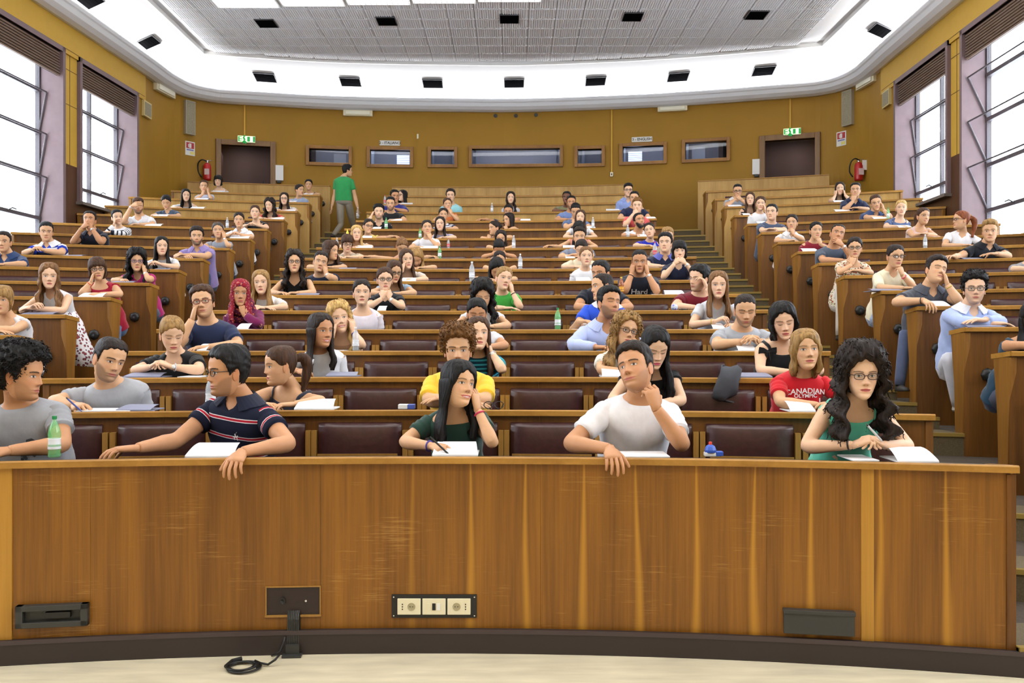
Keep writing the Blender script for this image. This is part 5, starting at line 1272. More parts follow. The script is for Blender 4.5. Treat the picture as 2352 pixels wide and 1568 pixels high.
# --- fifth row
P_(552,673,4,'f',3,'hijab','black','crew',(112,28,78),yaw=2,pitch=-4,aL='h',aR='n',sl=2,label='woman in patterned red headscarf and plum jumper holding a pen')
P_(831,673,4,'f',1,'tied','dark','scoop',(228,220,230),yaw=2,pitch=3,aL='h',aR='h',sl=.45,label='woman with dark hair pulled back and white and pink t-shirt sitting upright',lean=.42)
P_(1108,680,4,'f',2,'frizz','black','vneck',(228,228,232),yaw=4,pitch=-16,aL='d',aR='d',eyes='c',sl=.3,label='woman with tall frizzy black hair and white v-neck looking down',lean=.34)
P_(1384,660,4,'m',2,'buzz','dark','polo',(44,84,206),yaw=-66,pitch=0,roll=-10,aL=('d',1330,738),aR='h',collar=(230,230,236),label='man in bright blue polo with white trim turned in profile to the left',lean=.42)
P_(1650,655,4,'f',1,'long','lbrown','vneck',(196,198,206),yaw=2,pitch=-2,aL='k',aR='w',sl=.5,label='woman with straight light brown hair and pale grey top holding a red pen',watch='Ly')
P_(5,690,4,'f',2,'boyish','dblond','scoop',(228,226,230),yaw=-14,pitch=0,aL='f',aR='f',sl=.1,label='short haired blonde woman in white top cut by the left picture edge')
# --- sixth row
P_(600,649,5,'f',1,'long','dblond','crew',(226,226,228),yaw=-6,pitch=-2,roll=-4,aL='f',aR='d',sl=.6,label='woman with straight dark blonde hair and white t-shirt behind the headscarf')
P_(884,642,5,'f',1,'tied','brown','vneck',(24,26,32),yaw=6,pitch=-2,aL='n',aR='n',glasses='black',sl=.5,watch='Rw',label='woman with dark framed glasses and black t-shirt, both hands under her chin')
P_(1157,640,5,'f',1,'pony','dblond','crew',(70,170,70),yaw=18,pitch=0,roll=8,aL='f',aR='c',watch='Rb',sl=.5,label='woman with tied curly fair hair and bright green t-shirt, cheek on hand')
P_(1380,628,5,'m',3,'short','black','crew',(24,28,40),yaw=-30,pitch=-4,aL='d',aR='d',label='man in dark navy t-shirt half hidden behind the blue polo',lean=.36)
P_(1606,640,5,'m',1,'mid','black','crew',(112,20,36),yaw=-42,pitch=-4,roll=6,aL='d',aR='e',beard=.4,label='man with thick black hair and dark red t-shirt, hand at his ear')
P_(113,635,5,'f',1,'longw','lbrown','vneck',(214,212,216),yaw=4,pitch=-2,aL='k',aR='f',sl=0,label='woman with very long wavy light brown hair at the end of the left block',key='skirt',trousers=(30,28,30))
P_(2149,622,5,'m',2,'quiff','dark','shirt',(72,74,84),yaw=26,pitch=10,roll=14,aL='o',aR='c',eyes='c',sl=.6,watch='Lb Ry',trousers=(84,94,124),legs={-1:((2080,768,.50),(2066,885,.42))},label='man in charcoal short sleeved shirt with closed eyes leaning on his hand')
# --- seventh row
P_(676,603,6,'f',2,'longc','dark','deepv',(20,20,22),yaw=2,pitch=3,aL='d',aR='d',glasses='dark',sl=.05,label='woman with long dark wavy hair, glasses and low black top sitting upright',lean=.40)
P_(905,624,6,'f',2,'long','brown','scoop',(150,172,196),yaw=20,pitch=-14,aL='d',aR='d',glasses='black',sl=.3,label='woman with brown hair and light blue top hidden behind the one in black glasses')
P_(1469,600,6,'m',3,'buzz','black','crew',(38,42,54),yaw=0,pitch=-10,aL='c',aR='c',sl=.6,watch='Lb Rw',label='man in charcoal t-shirt with white lettering squeezing his face between both hands',key='hands')
P_(224,618,6,'f',2,'bangss','brown','scoop',(156,24,50),yaw=4,pitch=-4,roll=-8,aL='c',aR='w',glasses='dark',sl=.05,watch='Lo',trousers=(100,124,164),legs={1:((266,752,.52),(262,880,.50))},label='woman with short brown hair, glasses and red tank top, cheek on fist')
P_(2056,589,6,'f',2,'bun','dark','vneck',(226,216,188),yaw=22,pitch=-4,aL='f',aR='n',glasses='black',smile=.6,sl=.8,watch='Rr',label='woman with dark top bun, glasses and cream top holding a cigarette-like pen',seed=3,trousers=(150,164,190))
# --- eighth row
P_(736,602,7,'m',2,'short','dark','crew',(28,34,56),yaw=6,pitch=-2,roll=12,aL='h',aR='c',watch='Rw',label='young man in navy t-shirt leaning his cheek on his fist beside the curly profile')
P_(934,596,7,'f',1,'long','brown','scoop',(214,202,192),yaw=14,pitch=-2,roll=-6,aL='c',aR='d',sl=.5,label='woman with ombre brown hair and cream top, hand against her cheek')
P_(1140,617,7,'f',2,'bob','black','crew',(214,214,220),yaw=8,pitch=-40,aL='d',aR='d',eyes='c',label='woman bending her black haired head over the desk behind the green t-shirt',lean=.28)
P_(1346,590,7,'f',1,'tied','lbrown','crew',(230,230,234),yaw=6,pitch=4,aL='h',aR='h',sl=.3,label='slim woman with hair pulled back and white t-shirt gazing up')
P_(1560,577,7,'f',1,'bangss','black','vneck',(34,38,62),yaw=4,pitch=-2,aL='m',aR='m',watch='Rw',sl=.5,label='woman with straight black fringe and navy top, hands clasped before her mouth')
P_(314,600,7,'f',2,'frizz','black','vneck',(176,40,110),yaw=6,pitch=-4,aL='w',aR='c',glasses='purple',band=(30,30,36),watch='Rw',sl=.4,label='woman with big frizzy black hair, headband and magenta t-shirt',trousers=JE)
P_(1963,570,7,'f',2,'tied','dark','scoop',(220,210,190),yaw=0,pitch=-2,aL='n',aR='f',glasses='black',mat2=M_ftop,sl=.5,label='woman with black glasses and colourful floral top, hand at her mouth',trousers=(214,206,196),legs={-1:((1932,660,.5),(1928,770,.5))})
P_(2372,575,7,'f',1,'tied','brown','crew',(150,150,156),yaw=0,aL='d',aR='d',sl=.6,label='person in grey sleeve cut off by the right picture edge')
# --- ninth row
P_(760,577,8,'f',2,'longc','brown','crew',(60,50,50),yaw=52,pitch=0,aL='d',aR='d',label='woman with curly brown hair seen in profile looking right',lean=.36)
P_(958,590,8,'f',2,'long','dblond','crew',(224,222,224),yaw=-10,pitch=-46,aL='d',aR='d',eyes='c',label='woman bent forward with brown hair falling over her face')
P_(1147,598,8,'f',2,'tied','dark','crew',(190,150,130),yaw=4,pitch=-4,aL='m',aR='m',sl=.1,label='woman peering over her folded hands in the column of heads right of centre')
P_(1336,572,8,'f',1,'tied','dark','crew',(214,202,176),yaw=-10,pitch=-22,aL='w',aR='d',eyes='c',sl=.9,label='woman with dark hair and cream jumper looking down while writing')
P_(1528,559,8,'m',1,'mid','black','polo',(26,32,58),yaw=-8,pitch=4,aL='d',aR='d',collar=(90,96,170),label='young man with thick black hair and navy top with violet collar')
P_(8,556,8,'m',2,'short','dark','shirt',(44,64,104),yaw=-10,pitch=-2,aL='d',aR='d',sl=.9,label='young man in denim shirt at the left picture edge')
P_(371,566,8,'f',1,'long','black','crew',(222,222,226),yaw=10,pitch=0,aL='k',aR='k',sl=.6,label='woman with long straight black hair and pale t-shirt, hands folded')
P_(1923,538,8,'m',3,'buzz','dark','crew',(74,84,100),yaw=10,pitch=6,roll=14,aL='f',aR='m',watch='Rw',sl=.6,label='short haired man in slate t-shirt with red print, chin in hand',trousers=(70,84,104),key='slate')
P_(2274,532,8,'m',2,'quiff','dblond','polo',(24,26,34),yaw=-4,pitch=-2,aL=('x',2190,590),aR='f',label='young man with golden brown hair and black polo reaching along the desk')
# --- tenth row
P_(797,559,9,'f',1,'boyish','brown','vneck',(176,160,140),yaw=12,pitch=-16,aL='d',aR='d',glasses='black',sl=.4,label='woman with short brown hair, dark glasses and beige top looking down')
P_(923,566,9,'f',2,'bun','lbrown','crew',(200,150,120),yaw=10,pitch=-34,aL='x',aR='x',eyes='c',sl=0,label='woman slumped forward with loose light brown hair, arms spread on desk')
P_(1146,570,9,'f',3,'short','black','crew',(200,170,150),yaw=0,pitch=-44,aL='q',aR='q',eyes='c',sl=0,label='black haired head bowed onto both hands in the central column of heads')
P_(1331,545,9,'m',2,'quiff','dark','crew',(120,128,146),yaw=0,pitch=0,aL='d',aR='f',sl=.6,label='man with brushed up dark hair and blue grey t-shirt')
P_(1533,543,9,'m',1,'short','dblond','crew',(150,140,120),yaw=0,pitch=-14,aL='h',aR='h',label='fair haired person almost hidden behind the black haired young man',lean=.36)
P_(452,543,9,'m',2,'mid','dark','polo',(140,124,176),yaw=2,pitch=-3,aL='w',aR='f',beard=.7,label='bearded man in lilac polo at the aisle end of the left block',trousers=JE,legs={1:((476,632,.5),(470,720,.5))})
P_(106,532,9,'m',2,'short','black','polo',(226,228,234),yaw=4,pitch=-8,aL='k',aR='k',mat2=M_blues,label='man in blue, white and black block striped polo by the near left window')
P_(1874,530,9,'f',2,'pony','black','crew',(128,24,42),yaw=12,pitch=0,aL='h',aR='n',label='woman with tied black hair and dark red top, fingers on her lips')
P_(2208,506,9,'f',2,'pony','red','vneck',(232,230,232),yaw=-64,pitch=6,aL='d',aR='d',glasses='dark',label='woman with auburn ponytail and white blouse turned in profile')
# --- eleventh row
P_(819,536,10,'f',1,'long','blond','scoop',(220,206,180),yaw=4,pitch=0,aL='d',aR='d',band=(30,30,30),sl=.1,label='woman with long pale blonde hair and thin dark headband')
P_(981,524,10,'f',2,'tied','dark','crew',(224,224,230),yaw=4,pitch=6,roll=-2,aL='d',aR='n',sl=.5,label='woman with white printed t-shirt leaning over her papers, dark hair tied')
P_(1150,548,10,'f',2,'longw','dark','crew',(190,60,80),yaw=0,pitch=-6,aL='m',aR='m',sl=.2,label='woman with long dark hair hiding her mouth behind both hands')
P_(1330,527,10,'f',2,'long','black','crew',(224,150,130),yaw=-16,pitch=-30,aL='x',aR='d',eyes='c',sl=.1,label='woman with black hair over her shoulder hidden behind the grey t-shirt')
P_(1492,530,10,'f',1,'pony','dark','crew',(36,44,170),yaw=-6,pitch=4,roll=-10,aL='d',aR='h',label='woman with dark curly hair and royal blue t-shirt tilting her head')
P_(501,530,10,'f',2,'tied','grey','crew',(150,154,166),yaw=-2,pitch=2,roll=-4,aL='d',aR='c',band=(180,184,196),sl=.4,watch='Rw',label='woman with grey hair scarf and grey top, cheek on her hand')
P_(206,506,10,'m',3,'short','black','polo',(26,28,42),yaw=-10,pitch=10,aL='m',aR='m',watch='Rw Ly',label='man in navy polo with both hands joined before his mouth by the left pier')
P_(1819,512,10,'f',2,'tied','dark','polo',(230,230,232),yaw=-8,pitch=2,aL='d',aR='n',sl=.5,label='woman in white polo with hand over her mouth at the right block end')
P_(2120,497,10,'f',2,'pony','brown','scoop',(224,196,190),yaw=26,pitch=0,aL='f',aR='f',smile=1.,sl=.05,label='smiling woman with high brown ponytail and pale pink sleeveless top')
# --- twelfth row
P_(846,520,11,'f',2,'tied','dark','scoop',(226,206,110),yaw=18,pitch=-2,roll=6,aL='h',aR='x',glasses='black',smile=1.,sl=.1,label='grinning woman with round glasses and yellow top, arm along the desk')
P_(1011,515,11,'f',1,'long','dark','crew',(186,180,206),yaw=-4,pitch=2,aL='h',aR='d',sl=.5,label='woman with long dark brown hair and lilac patterned top beside the striped top')
P_(1136,524,11,'f',2,'bun','dark','crew',(210,180,160),yaw=-58,pitch=0,aL='n',aR='d',sl=0,label='woman with dark bun in profile in the central column of heads')
P_(1333,500,11,'f',1,'long','brown','crew',(228,228,232),yaw=-2,pitch=4,roll=4,aL='d',aR='d',sl=.4,label='woman with long brown hair parted aside and white t-shirt right of centre')
P_(1468,508,11,'m',3,'short','black','vneck',(224,224,228),yaw=22,pitch=12,roll=-6,aL='d',aR='h',beard=.95,label='man with full black beard and white t-shirt looking up')
P_(549,506,11,'f',2,'tied','dark','polo',(232,232,236),yaw=-2,pitch=0,aL='k',aR='k',sl=.6,label='woman in white polo shirt with hands joined on the left block end')
P_(269,500,11,'f',1,'short','black','crew',(230,230,232),yaw=16,pitch=0,roll=-6,aL='c',aR='f',mat2=M_bw,sl=2,label='person with cropped black hair and black and white striped top, cheek on fist')
P_(1773,488,11,'m',1,'short','black','crew',(70,82,106),yaw=-16,pitch=2,aL='f',aR='f',sl=.6,label='dark haired man in slate blue t-shirt with folded arms, right block end')
P_(2070,478,11,'f',1,'pony','blond','scoop',(82,100,138),yaw=0,pitch=0,aL='d',aR='h',sl=.5,label='pale woman with blonde side ponytail and blue t-shirt')
# --- thirteenth row
P_(870,488,12,'m',1,'curlym','black','vneck',(24,24,28),yaw=2,pitch=2,aL='e',aR='h',beard=.5,sl=.5,label='bearded man with wavy black hair and black v-neck t-shirt',scale_hair=.7)
P_(1018,494,12,'f',2,'tied','dark','crew',(220,220,224),yaw=4,pitch=0,aL='h',aR='d',mat2=M_bwf,label='woman in fine striped top behind the lilac patterned one')
P_(1169,505,12,'f',2,'long','dark','crew',(230,230,232),yaw=-48,pitch=-4,aL='h',aR='n',sl=.4,label='woman with long dark hair and white t-shirt in left profile')
P_(1322,484,12,'m',2,'short','black','crew',(92,112,150),yaw=0,pitch=-26,aL='n',aR='d',label='man in washed blue t-shirt whose bowed dark head shows behind a brown haired woman',lean=.36)
P_(1464,474,12,'m',1,'quiff','curlb','crew',(214,92,92),yaw=-4,pitch=2,aL='m',aR='h',label='man with tousled ginger brown hair and coral t-shirt')
P_(586,488,12,'f',1,'tied','brown','scoop',(24,22,26),yaw=-2,pitch=2,aL='k',aR='k',sl=.4,label='woman with hair scraped back and black scoop top in the left block')
P_(317,474,12,'m',2,'quiff','brown','vneck',(230,230,234),yaw=6,pitch=-4,aL='q',aR='d',beard=.7,sl=.6,watch='Lw',label='man in white v-neck covering his eyes with one hand')
P_(1747,468,12,'f',1,'tied','brown','crew',(230,230,234),yaw=-2,pitch=-2,aL='h',aR='c',sl=.5,label='woman with tied brown hair and plain white t-shirt, fist at her cheek')
P_(2012,466,12,'m',2,'short','brown','polo',(58,74,112),yaw=2,pitch=-10,roll=-10,aL='f',aR='c',label='man in blue polo holding his forehead beside a green bottle')
# --- fourteenth row
P_(897,468,13,'m',2,'short','black','crew',(26,26,30),yaw=-4,pitch=-8,aL='h',aR='d',beard=.6,label='bearded man in black t-shirt with tiny white chest print')
P_(1028,470,13,'f',2,'tied','brown','scoop',(214,120,70),yaw=6,pitch=2,roll=-6,aL='d',aR='n',sl=.1,label='woman with brown hair and orange top below the turquoise t-shirt')
P_(1168,487,13,'m',3,'short','black','crew',(36,38,60),yaw=-6,pitch=-4,aL='x',aR='m',sl=.6,label='dark haired man in dark navy t-shirt with hand over his mouth, arm stretched left')
P_(1312,466,13,'m',3,'short','black','crew',(110,130,176),yaw=2,pitch=0,aL='d',aR='h',beard=.5,label='man with black hair and denim blue shirt in front of the olive one')
P_(1457,456,13,'m',2,'short','black','crew',(32,38,66),yaw=-4,pitch=-2,aL='d',aR='d',label='man in navy t-shirt behind the ginger haired man')
P_(620,472,13,'f',1,'longc','dark','scoop',(206,66,56),yaw=-22,pitch=-4,aL='d',aR='d',sl=.5,label='woman with long wavy dark hair and coral red top')
P_(382,464,13,'f',2,'tied','black','vneck',(70,84,104),yaw=-6,pitch=-24,aL='d',aR='d',eyes='c',sl=.5,label='woman in slate v-neck looking straight down at her papers')
P_(1723,458,13,'f',1,'long','brown','tank',(24,24,28),yaw=-2,pitch=4,aL='h',aR='h',label='woman with long brown hair and black strap top, right block')
P_(1965,437,13,'m',2,'short','black','shirt',(34,42,72),yaw=-4,pitch=0,aL='n',aR='f',sl=.8,label='black haired man in dark navy shirt with chin on his hand')
# --- fifteenth row
P_(906,451,14,'m',3,'short','black','crew',(44,46,122),yaw=20,pitch=-6,aL='d',aR='k',sl=.9,label='man with black hair in royal navy jumper leaning forward')
P_(1035,450,14,'m',1,'mid','dark','crew',(150,206,214),yaw=-2,pitch=0,aL='h',aR='h',label='man with mop of dark hair and turquoise t-shirt')
P_(1173,455,14,'f',1,'longw','dark','crew',(226,220,226),yaw=2,pitch=2,aL='h',aR='h',sl=.6,label='woman with long wavy dark hair and pale top in the upper centre')
P_(1302,455,14,'m',5,'short','black','crew',(120,120,86),yaw=-10,pitch=0,aL='d',aR='h',label='black man with short hair and olive t-shirt')
P_(1443,438,14,'m',1,'quiff','black','shirt',(142,160,214),yaw=4,pitch=0,aL='h',aR='d',glasses='black',label='man with black glasses and light blue shirt near the top of the central block')
P_(653,457,14,'f',1,'long','dark','scoop',(230,230,232),yaw=-4,pitch=0,aL='w',aR='d',glasses='dark',sl=.5,label='woman with glasses, long dark hair and white top, left block')
P_(427,449,14,'f',1,'long','black','wide',(226,226,230),yaw=8,pitch=-4,aL='d',aR='h',sl=.8,label='woman with long black hair and loose white blouse, left block')
P_(1694,438,14,'m',2,'buzz','black','polo',(168,176,190),yaw=2,pitch=-14,aL='m',aR='m',glasses='black',collar=(228,228,230),label='man in grey polo with white collar, glasses and joined hands')
P_(1929,434,14,'f',1,'long','dark','tank',(190,170,150),yaw=2,pitch=2,aL='c',aR='c',label='woman with long dark hair holding both cheeks, right block')
# --- sixteenth row
P_(925,450,15,'f',1,'long','black','crew',(210,206,210),yaw=-50,pitch=6,aL='d',aR='h',glasses='dark',label='woman with long black hair in profile near the top left of the central block')
P_(688,437,15,'f',2,'tied','dark','crew',(150,164,190),yaw=40,pitch=0,aL='d',aR='h',sl=.4,label='woman with tied dark hair and grey blue t-shirt in right profile')
P_(468,428,15,'f',2,'short','brown','crew',(196,200,216),yaw=4,pitch=-2,aL='n',aR='c',sl=.6,label='person with short brown hair and light blue t-shirt resting chin on both hands')
# --- top row
P_(709,425,16,'f',2,'tied','black','tank',(30,28,30),yaw=-2,pitch=0,aL='h',aR='d',label='woman with black hair and thin black straps on the top row of the left block')
P_(501,416,16,'f',1,'bangss','black','wide',(230,230,232),yaw=-6,pitch=-2,aL='h',aR='h',sl=.5,label='woman with black fringe and white blouse on the top row')
# --- right block, fifth and fourth rows
P_(2238,664,4,'m',1,'curlym','black','shirt',(164,180,222),yaw=4,pitch=0,aL='f',aR='f',glasses='wire',sl=2,trousers=(206,208,220),legs={-1:((2180,822,.42),(2200,930,.52)),'w':1},collar=(226,228,236),label='man with curly black hair, thin glasses and light blue shirt, white trousers',lean=.36,beard=.25,scale_hair=.8)
P_(2372,735,3,'f',3,'long','black','tank',(30,60,80),yaw=6,pitch=-4,aL='f',aR='h',label='dark haired woman cut off by the right picture edge, bare arm on desk')
P_(798,392,16,'m',2,'mid','black','crew',(52,150,84),yaw=104,pitch=0,ty=172,aL=('h',822,478,0),aR=('h',762,474,0),label='man in green t-shirt walking up the left aisle with a bottle in hand',lean=.1,q=1.12,stand=True,sl=.62,
   trousers=(150,142,128),legs={-1:((812,520,.45),(806,545,.5)),1:((783,516,.15),(766,540,-.05))},key='walker')
place_all_seats(PEOPLE_XY)
# ---------------------------------------------------------------- prints and details on people
def on_chest(info, name, v, f, s0, scale, mt, off=.019, dx=0, arc=0):
    T = info['T']; m = MB(); out = []
    for p in v:
        x = p[0]*scale+dx; z = p[1]*scale + arc*x*x
        s = s0+z/(.53*T.q)
        S, a, ff, b = T.tab; aa = np.interp(s, S, a)*T.q+.01; t = math.copysign((min(abs(x)/aa, .97))**(1/.88), x); th = math.asin(t)
        out.append(tuple(T.P(np.array([th]), np.array([s]), off)[0]))
    m.add(out, f); m.build(name, mt, info['root'])
M_print = mat('print_white', (228, 224, 226), .8); M_pd = mat('print_dark', (70, 72, 80), .8)
i_ = PINFO['canada']
for s_, s0, sc_, ar in (('CANADIAN', .850, .046, -1.4), ('OLYMPIC', .795, .033, 0), ('20', .735, .046, 0), ('1', .735, .046, 0)):
    v, f = text_mesh(s_, 1, ext=0, bold=True); on_chest(i_, 'lettering', v, f, s0, sc_, M_print, .028, dx={'20': -.075, '1': .085}.get(s_, 0), arc=ar)
i_ = PINFO['hands']; v, f = text_mesh('Hard', 1, ext=0, bold=True); on_chest(i_, 'lettering', v, f, .70, .085, M_print, .032)
i_ = PINFO['greyl']; v, f = text_mesh('~ ~~ ~', 1, ext=0)
def lines(pts, wd=.0022):
    V = []; Fc = []
    for a, b in zip(pts[:-1], pts[1:]):
        d = np.array(b)-np.array(a); n = np.array((-d[1], d[0])); n = n/(np.linalg.norm(n)+1e-9)*wd; k = len(V)
        V += [(a[0]-n[0], a[1]-n[1]), (b[0]-n[0], b[1]-n[1]), (b[0]+n[0], b[1]+n[1]), (a[0]+n[0], a[1]+n[1])]; Fc.append((k, k+1, k+2, k+3))
    return V, Fc
for pts in ([(-.10, .02), (-.085, .07), (-.04, .055), (0, .04), (.05, .02), (.09, .0), (.12, -.01)], [(-.085, .0), (-.06, .015), (-.02, .0), (.03, -.015), (.10, -.03)], [(-.09, -.06), (-.07, -.03), (-.05, -.065), (-.03, -.04), (-.01, -.07)]):
    v, f = lines(pts, .0018); on_chest(i_, 'print', v, f, .66, 1, M_pd, .027)
i_ = PINFO['afro']
v, f = [], []
r_ = random.Random(4)
for k in range(9):
    cx_, cy_ = r_.uniform(-.01, .06), r_.uniform(-.06, .05); n0 = len(v); R_ = r_.uniform(.008, .022)
    v += [(cx_+R_*math.cos(t)*r_.uniform(.6, 1.3), cy_+R_*math.sin(t)*r_.uniform(.6, 1.3)) for t in np.linspace(0, 6.28, 9)[:-1]]; f.append(tuple(range(n0, n0+8)))
on_chest(i_, 'print', v, f, .60, 1, M_pd, .027)
# small white emblem on the navy polo: rider on a horse with a raised stick
i_ = PINFO['rugby']
v = [(-.9, -.3), (-.5, -.2), (-.4, -1.), (-.25, -1.), (-.2, -.25), (.3, -.3), (.45, -1.1), (.6, -1.1), (.5, -.2), (.75, .35), (.55, .5), (.3, .15), (.15, .25), (.1, .75), (-.1, 1.), (-.25, .75), (-.15, .2), (-.6, .05)]
on_chest(i_, 'emblem', v, [tuple(range(len(v)))], .68, .020, M_print, .03, dx=.075)
v = [(-.05, .7), (.0, .75), (.55, 1.5), (.48, 1.55)]; on_chest(i_, 'emblem', v, [(0, 1, 2, 3)], .68, .020, M_print, .03, dx=.075)
i_ = PINFO['slate']
v, f = [], []
for k in range(5):
    cx_, cy_ = (-.05, -.01, .03, .05, .0)[k], (.0, -.03, .01, -.03, .02)[k]; n0 = len(v); v += [(cx_+.02*math.cos(t), cy_+.024*math.sin(t)) for t in np.linspace(0, 6.28, 9)[:-1]]; f.append(tuple(range(n0, n0+8)))
on_chest(i_, 'print', v, f, .62, 1, mat('print_red', (150, 60, 60), .8), .02)
# bow on the strap
i_ = PINFO['bow']; T = i_['T']; c = T.P(np.array([-.62]), np.array([.88]), .02)[0]; m = MB()
for s in (-1, 1):
    m.sweep([[tuple(c+T.r*s*x+T.u*z*h+T.f*y) for z, y in ((1, 0), (0, .012), (-1, 0), (0, -.008))] for x, h in ((.0, .01), (.03, .028), (.062, .034), (.066, .03))]); m.sweep([[tuple(c+T.r*(s*x)+T.u*(-zz)+T.f*(.012+y)) for x, y in ((.002+zz*.3-.012, 0), (.002+zz*.3+.012, 0), (.002+zz*.3, .006))] for zz in (0, .04, .075)])
m.build('bow', clothm((16, 16, 18)), i_['root'])
# ---------------------------------------------------------------- loose things on the desks
def near_person(px, row):
    best = None
    for o in bpy.data.objects:
        if o.parent is None and o.name.startswith('person') and 'row' in o: pass
    return None
PL = [(o['label'], o.location.x, o.location.y) for o in bpy.data.objects if o.name.startswith('person') and o.parent is None]
used = set()
def deskpt(px, row, dy=.1):
    x = 0.
    for _ in range(20): Y = RY(row, x)+dy; x = (px-CX)/F*Y
    b, z = block(row, x); return x, Y, z-.1*max(dy-.015, 0)*0
def who(x, y):
    l = min(PL, key=lambda p: (p[1]-x)**2+(p[2]-.6-y)**2*.6)[0].replace(',', ''); return ' '.join(l.split()[:9])
def uniq(l):
    k = l; n = 0
    for suf in ('', ' farther left', ' farther right', ' second sheet', ' spare'):
        if k+suf not in used: used.add(k+suf); return k+suf
    return l
M_pblue = mat('booklet_cover_grey', (128, 130, 152), .55)
def trim(w): 
    ws = w.split()[:15]
    while ws and ws[-1] in ('and', 'with', 'a', 'in', 'the', 'of', 'to', 'her', 'his', 'at', 'by', 'on'): ws.pop()
    return ' '.join(ws)
def booklet(px, row, wpx, kind='w', lift=.05):
    x, y, z = deskpt(px, row, .03); w_ = min(wpx/F*y, .34); d = .23
    r = empty('exam_booklet', (x, y, z), uniq(trim('%s booklet before the %s' % ({'w': 'white exam', 'b': 'grey blue', 'f': 'flat white'}[kind], who(x, y)))), 'paper', 'exam booklets on the desks')
    m = MB(); m.box(x-w_/2, x+w_/2, y, y+d, z+.001, z+.007); m.build('cover' if kind == 'b' else 'back_sheet', M_pblue if kind == 'b' else M_paper, r)
    if kind != 'f':
        m = MB(); R_ = []; lf = lift if kind == 'w' else lift*.45
        for k in range(7):
            t = k/6; yy = y+.004+.17*t; zz = z+.008+lf*math.sin(t*math.pi*.5); ww = w_/2*(1-.14*t)
            R_.append([(x-ww, yy, zz), (x+ww, yy, zz), (x+ww, yy+.001, zz+.003), (x-ww, yy+.001, zz+.003)])
        m.sweep(R_); m.build('raised_sheet', M_pblue if kind == 'b' else M_paper, r)
for q_ in ((480,0,112),(1045,0,105),(1483,0,112,'f'),(1990,0,60,'f'),(2110,0,95),(235,1,120,'f'),(305,1,80,'b'),(720,1,90),(1845,1,58),(1408,2,50),(325,2,85,'b'),(432,2,50,'f'),(783,2,72,'b'),(1735,2,80,'b'),
           (462,3,22),(775,3,30,'f'),(1717,3,42),(1345,4,60,'f'),(1362,4,46),(556,4,28),(1652,4,28),(2266,4,85,'b'),(85,5,72,'b'),(2166,5,34),(207,6,56),(1522,6,50,'f'),(1550,6,46),(706,6,52,'b'),(876,5,20),(2038,6,70,'b'),
           (938,7,34),(1340,7,34),(280,7,52,'b'),(798,8,40,'b'),(1358,8,22),(372,8,36,'b'),(165,9,44,'b'),(2236,8,46,'b'),(1310,9,22),(1862,9,36),(836,10,38),(985,10,42),(1307,10,28),(2166,10,42,'f'),(842,11,24),(1480,11,32),(549,11,44),
           (2080,11,30),(865,12,20),(1207,13,24),(1752,12,24),(2026,12,38),(350,12,38),(907,13,32),(1358,12,20),(1496,13,22),(367,13,34),(634,13,34),(1716,13,18),(1937,13,36),(452,14,32),(1689,14,32),(1931,14,30),(1408,14,32),(664,14,28),
           (932,15,32),(462,15,30),(671,15,18),(497,16,26),(707,16,22)):
    booklet(*q_)
def pet(name, rgb, a):
    m = mat(name, rgb, .12, spec=.8, alpha=a); return m
M_pet = pet('clear_plastic', (214, 224, 232), .38); M_petg = pet('green_plastic', (120, 200, 130), .5); M_lab = mat('bottle_label', (226, 230, 238), .5); M_tea = mat('tea_liquid', (130, 60, 20), .2); M_peach = mat('tea_label', (230, 170, 50), .5)
M_water = pet('water', (200, 214, 222), .25)
def bottle(px, row, hpx, kind, lab, dy=.06, loc=None):
    x, y, z = deskpt(px, row, dy); 
    if loc: x, y, z = loc
    h = hpx/F*y; R_ = h*.145
    r = empty('water_bottle' if kind != 'tea' else 'tea_bottle', (x, y, z+.002), lab, 'bottle'); c = (x, y, z+.002)
    pm_ = {'clear': M_pet, 'green': M_petg, 'tea': pet('tea_plastic', (170, 90, 40), .7), 'yellow': pet('yellow_plastic', (240, 220, 60), .9), 'red': M_pet}[kind]
    m = MB(); m.lathe([(R_*.8, 0), (R_*.95, h*.02), (R_, h*.06), (R_*.93, h*.12), (R_, h*.18), (R_, h*.30), (R_*.90, h*.36), (R_*.90, h*.44), (R_, h*.50), (R_*.98, h*.60), (R_*.80, h*.72), (R_*.45, h*.84), (R_*.30, h*.90), (R_*.30, h*.93)], c, 16); m.build('bottle_body', pm_, r, smooth=True)
    m = MB(); m.lathe([(R_*.36, h*.92), (R_*.38, h*.93), (R_*.38, h), (R_*.2, h)], c, 12)
    m.build('bottle_cap', {'clear': M_white2, 'green': mat('cap_green', (20, 130, 70), .4), 'tea': mat('cap_yellow', (230, 190, 30), .4), 'yellow': mat('cap_yellow', (230, 190, 30), .4), 'red': mat('cap_red', (190, 60, 60), .4)}[kind], r)
    m = MB(); m.lathe([(R_*1.02, h*.20), (R_*1.03, h*.21), (R_*.95, h*.36), (R_*.95, h*.44), (R_*1.0, h*.46)], c, 16)
    m.build('bottle_label', {'tea': M_peach, 'red': mat('label_red', (216, 90, 100), .5)}.get(kind, M_lab), r, smooth=True)
    return r
bottle(125, 0, 95, 'green', 'half full green tinted water bottle beside the afro haired man', .14)
bottle(484, 1, 82, 'clear', 'clear water bottle behind the striped navy polo')
bottle(817, 3, 55, 'clear', 'clear water bottle before the blonde curly woman')
bottle(1281, 4, 50, 'green', 'tall green tinted bottle alone on the fifth row desk')
bottle(1084, 7, 46, 'clear', 'clear bottle on the eighth row desk left of the green t-shirt')
bottle(1195, 8, 36, 'clear', 'clear bottle on the ninth row desk right of the column of heads')
bottle(1427, 6, 42, 'tea', 'peach tea bottle with yellow cap beside the man squeezing his face')
bottle(1504, 9, 36, 'red', 'bottle with red label beside the young man in navy with violet collar')
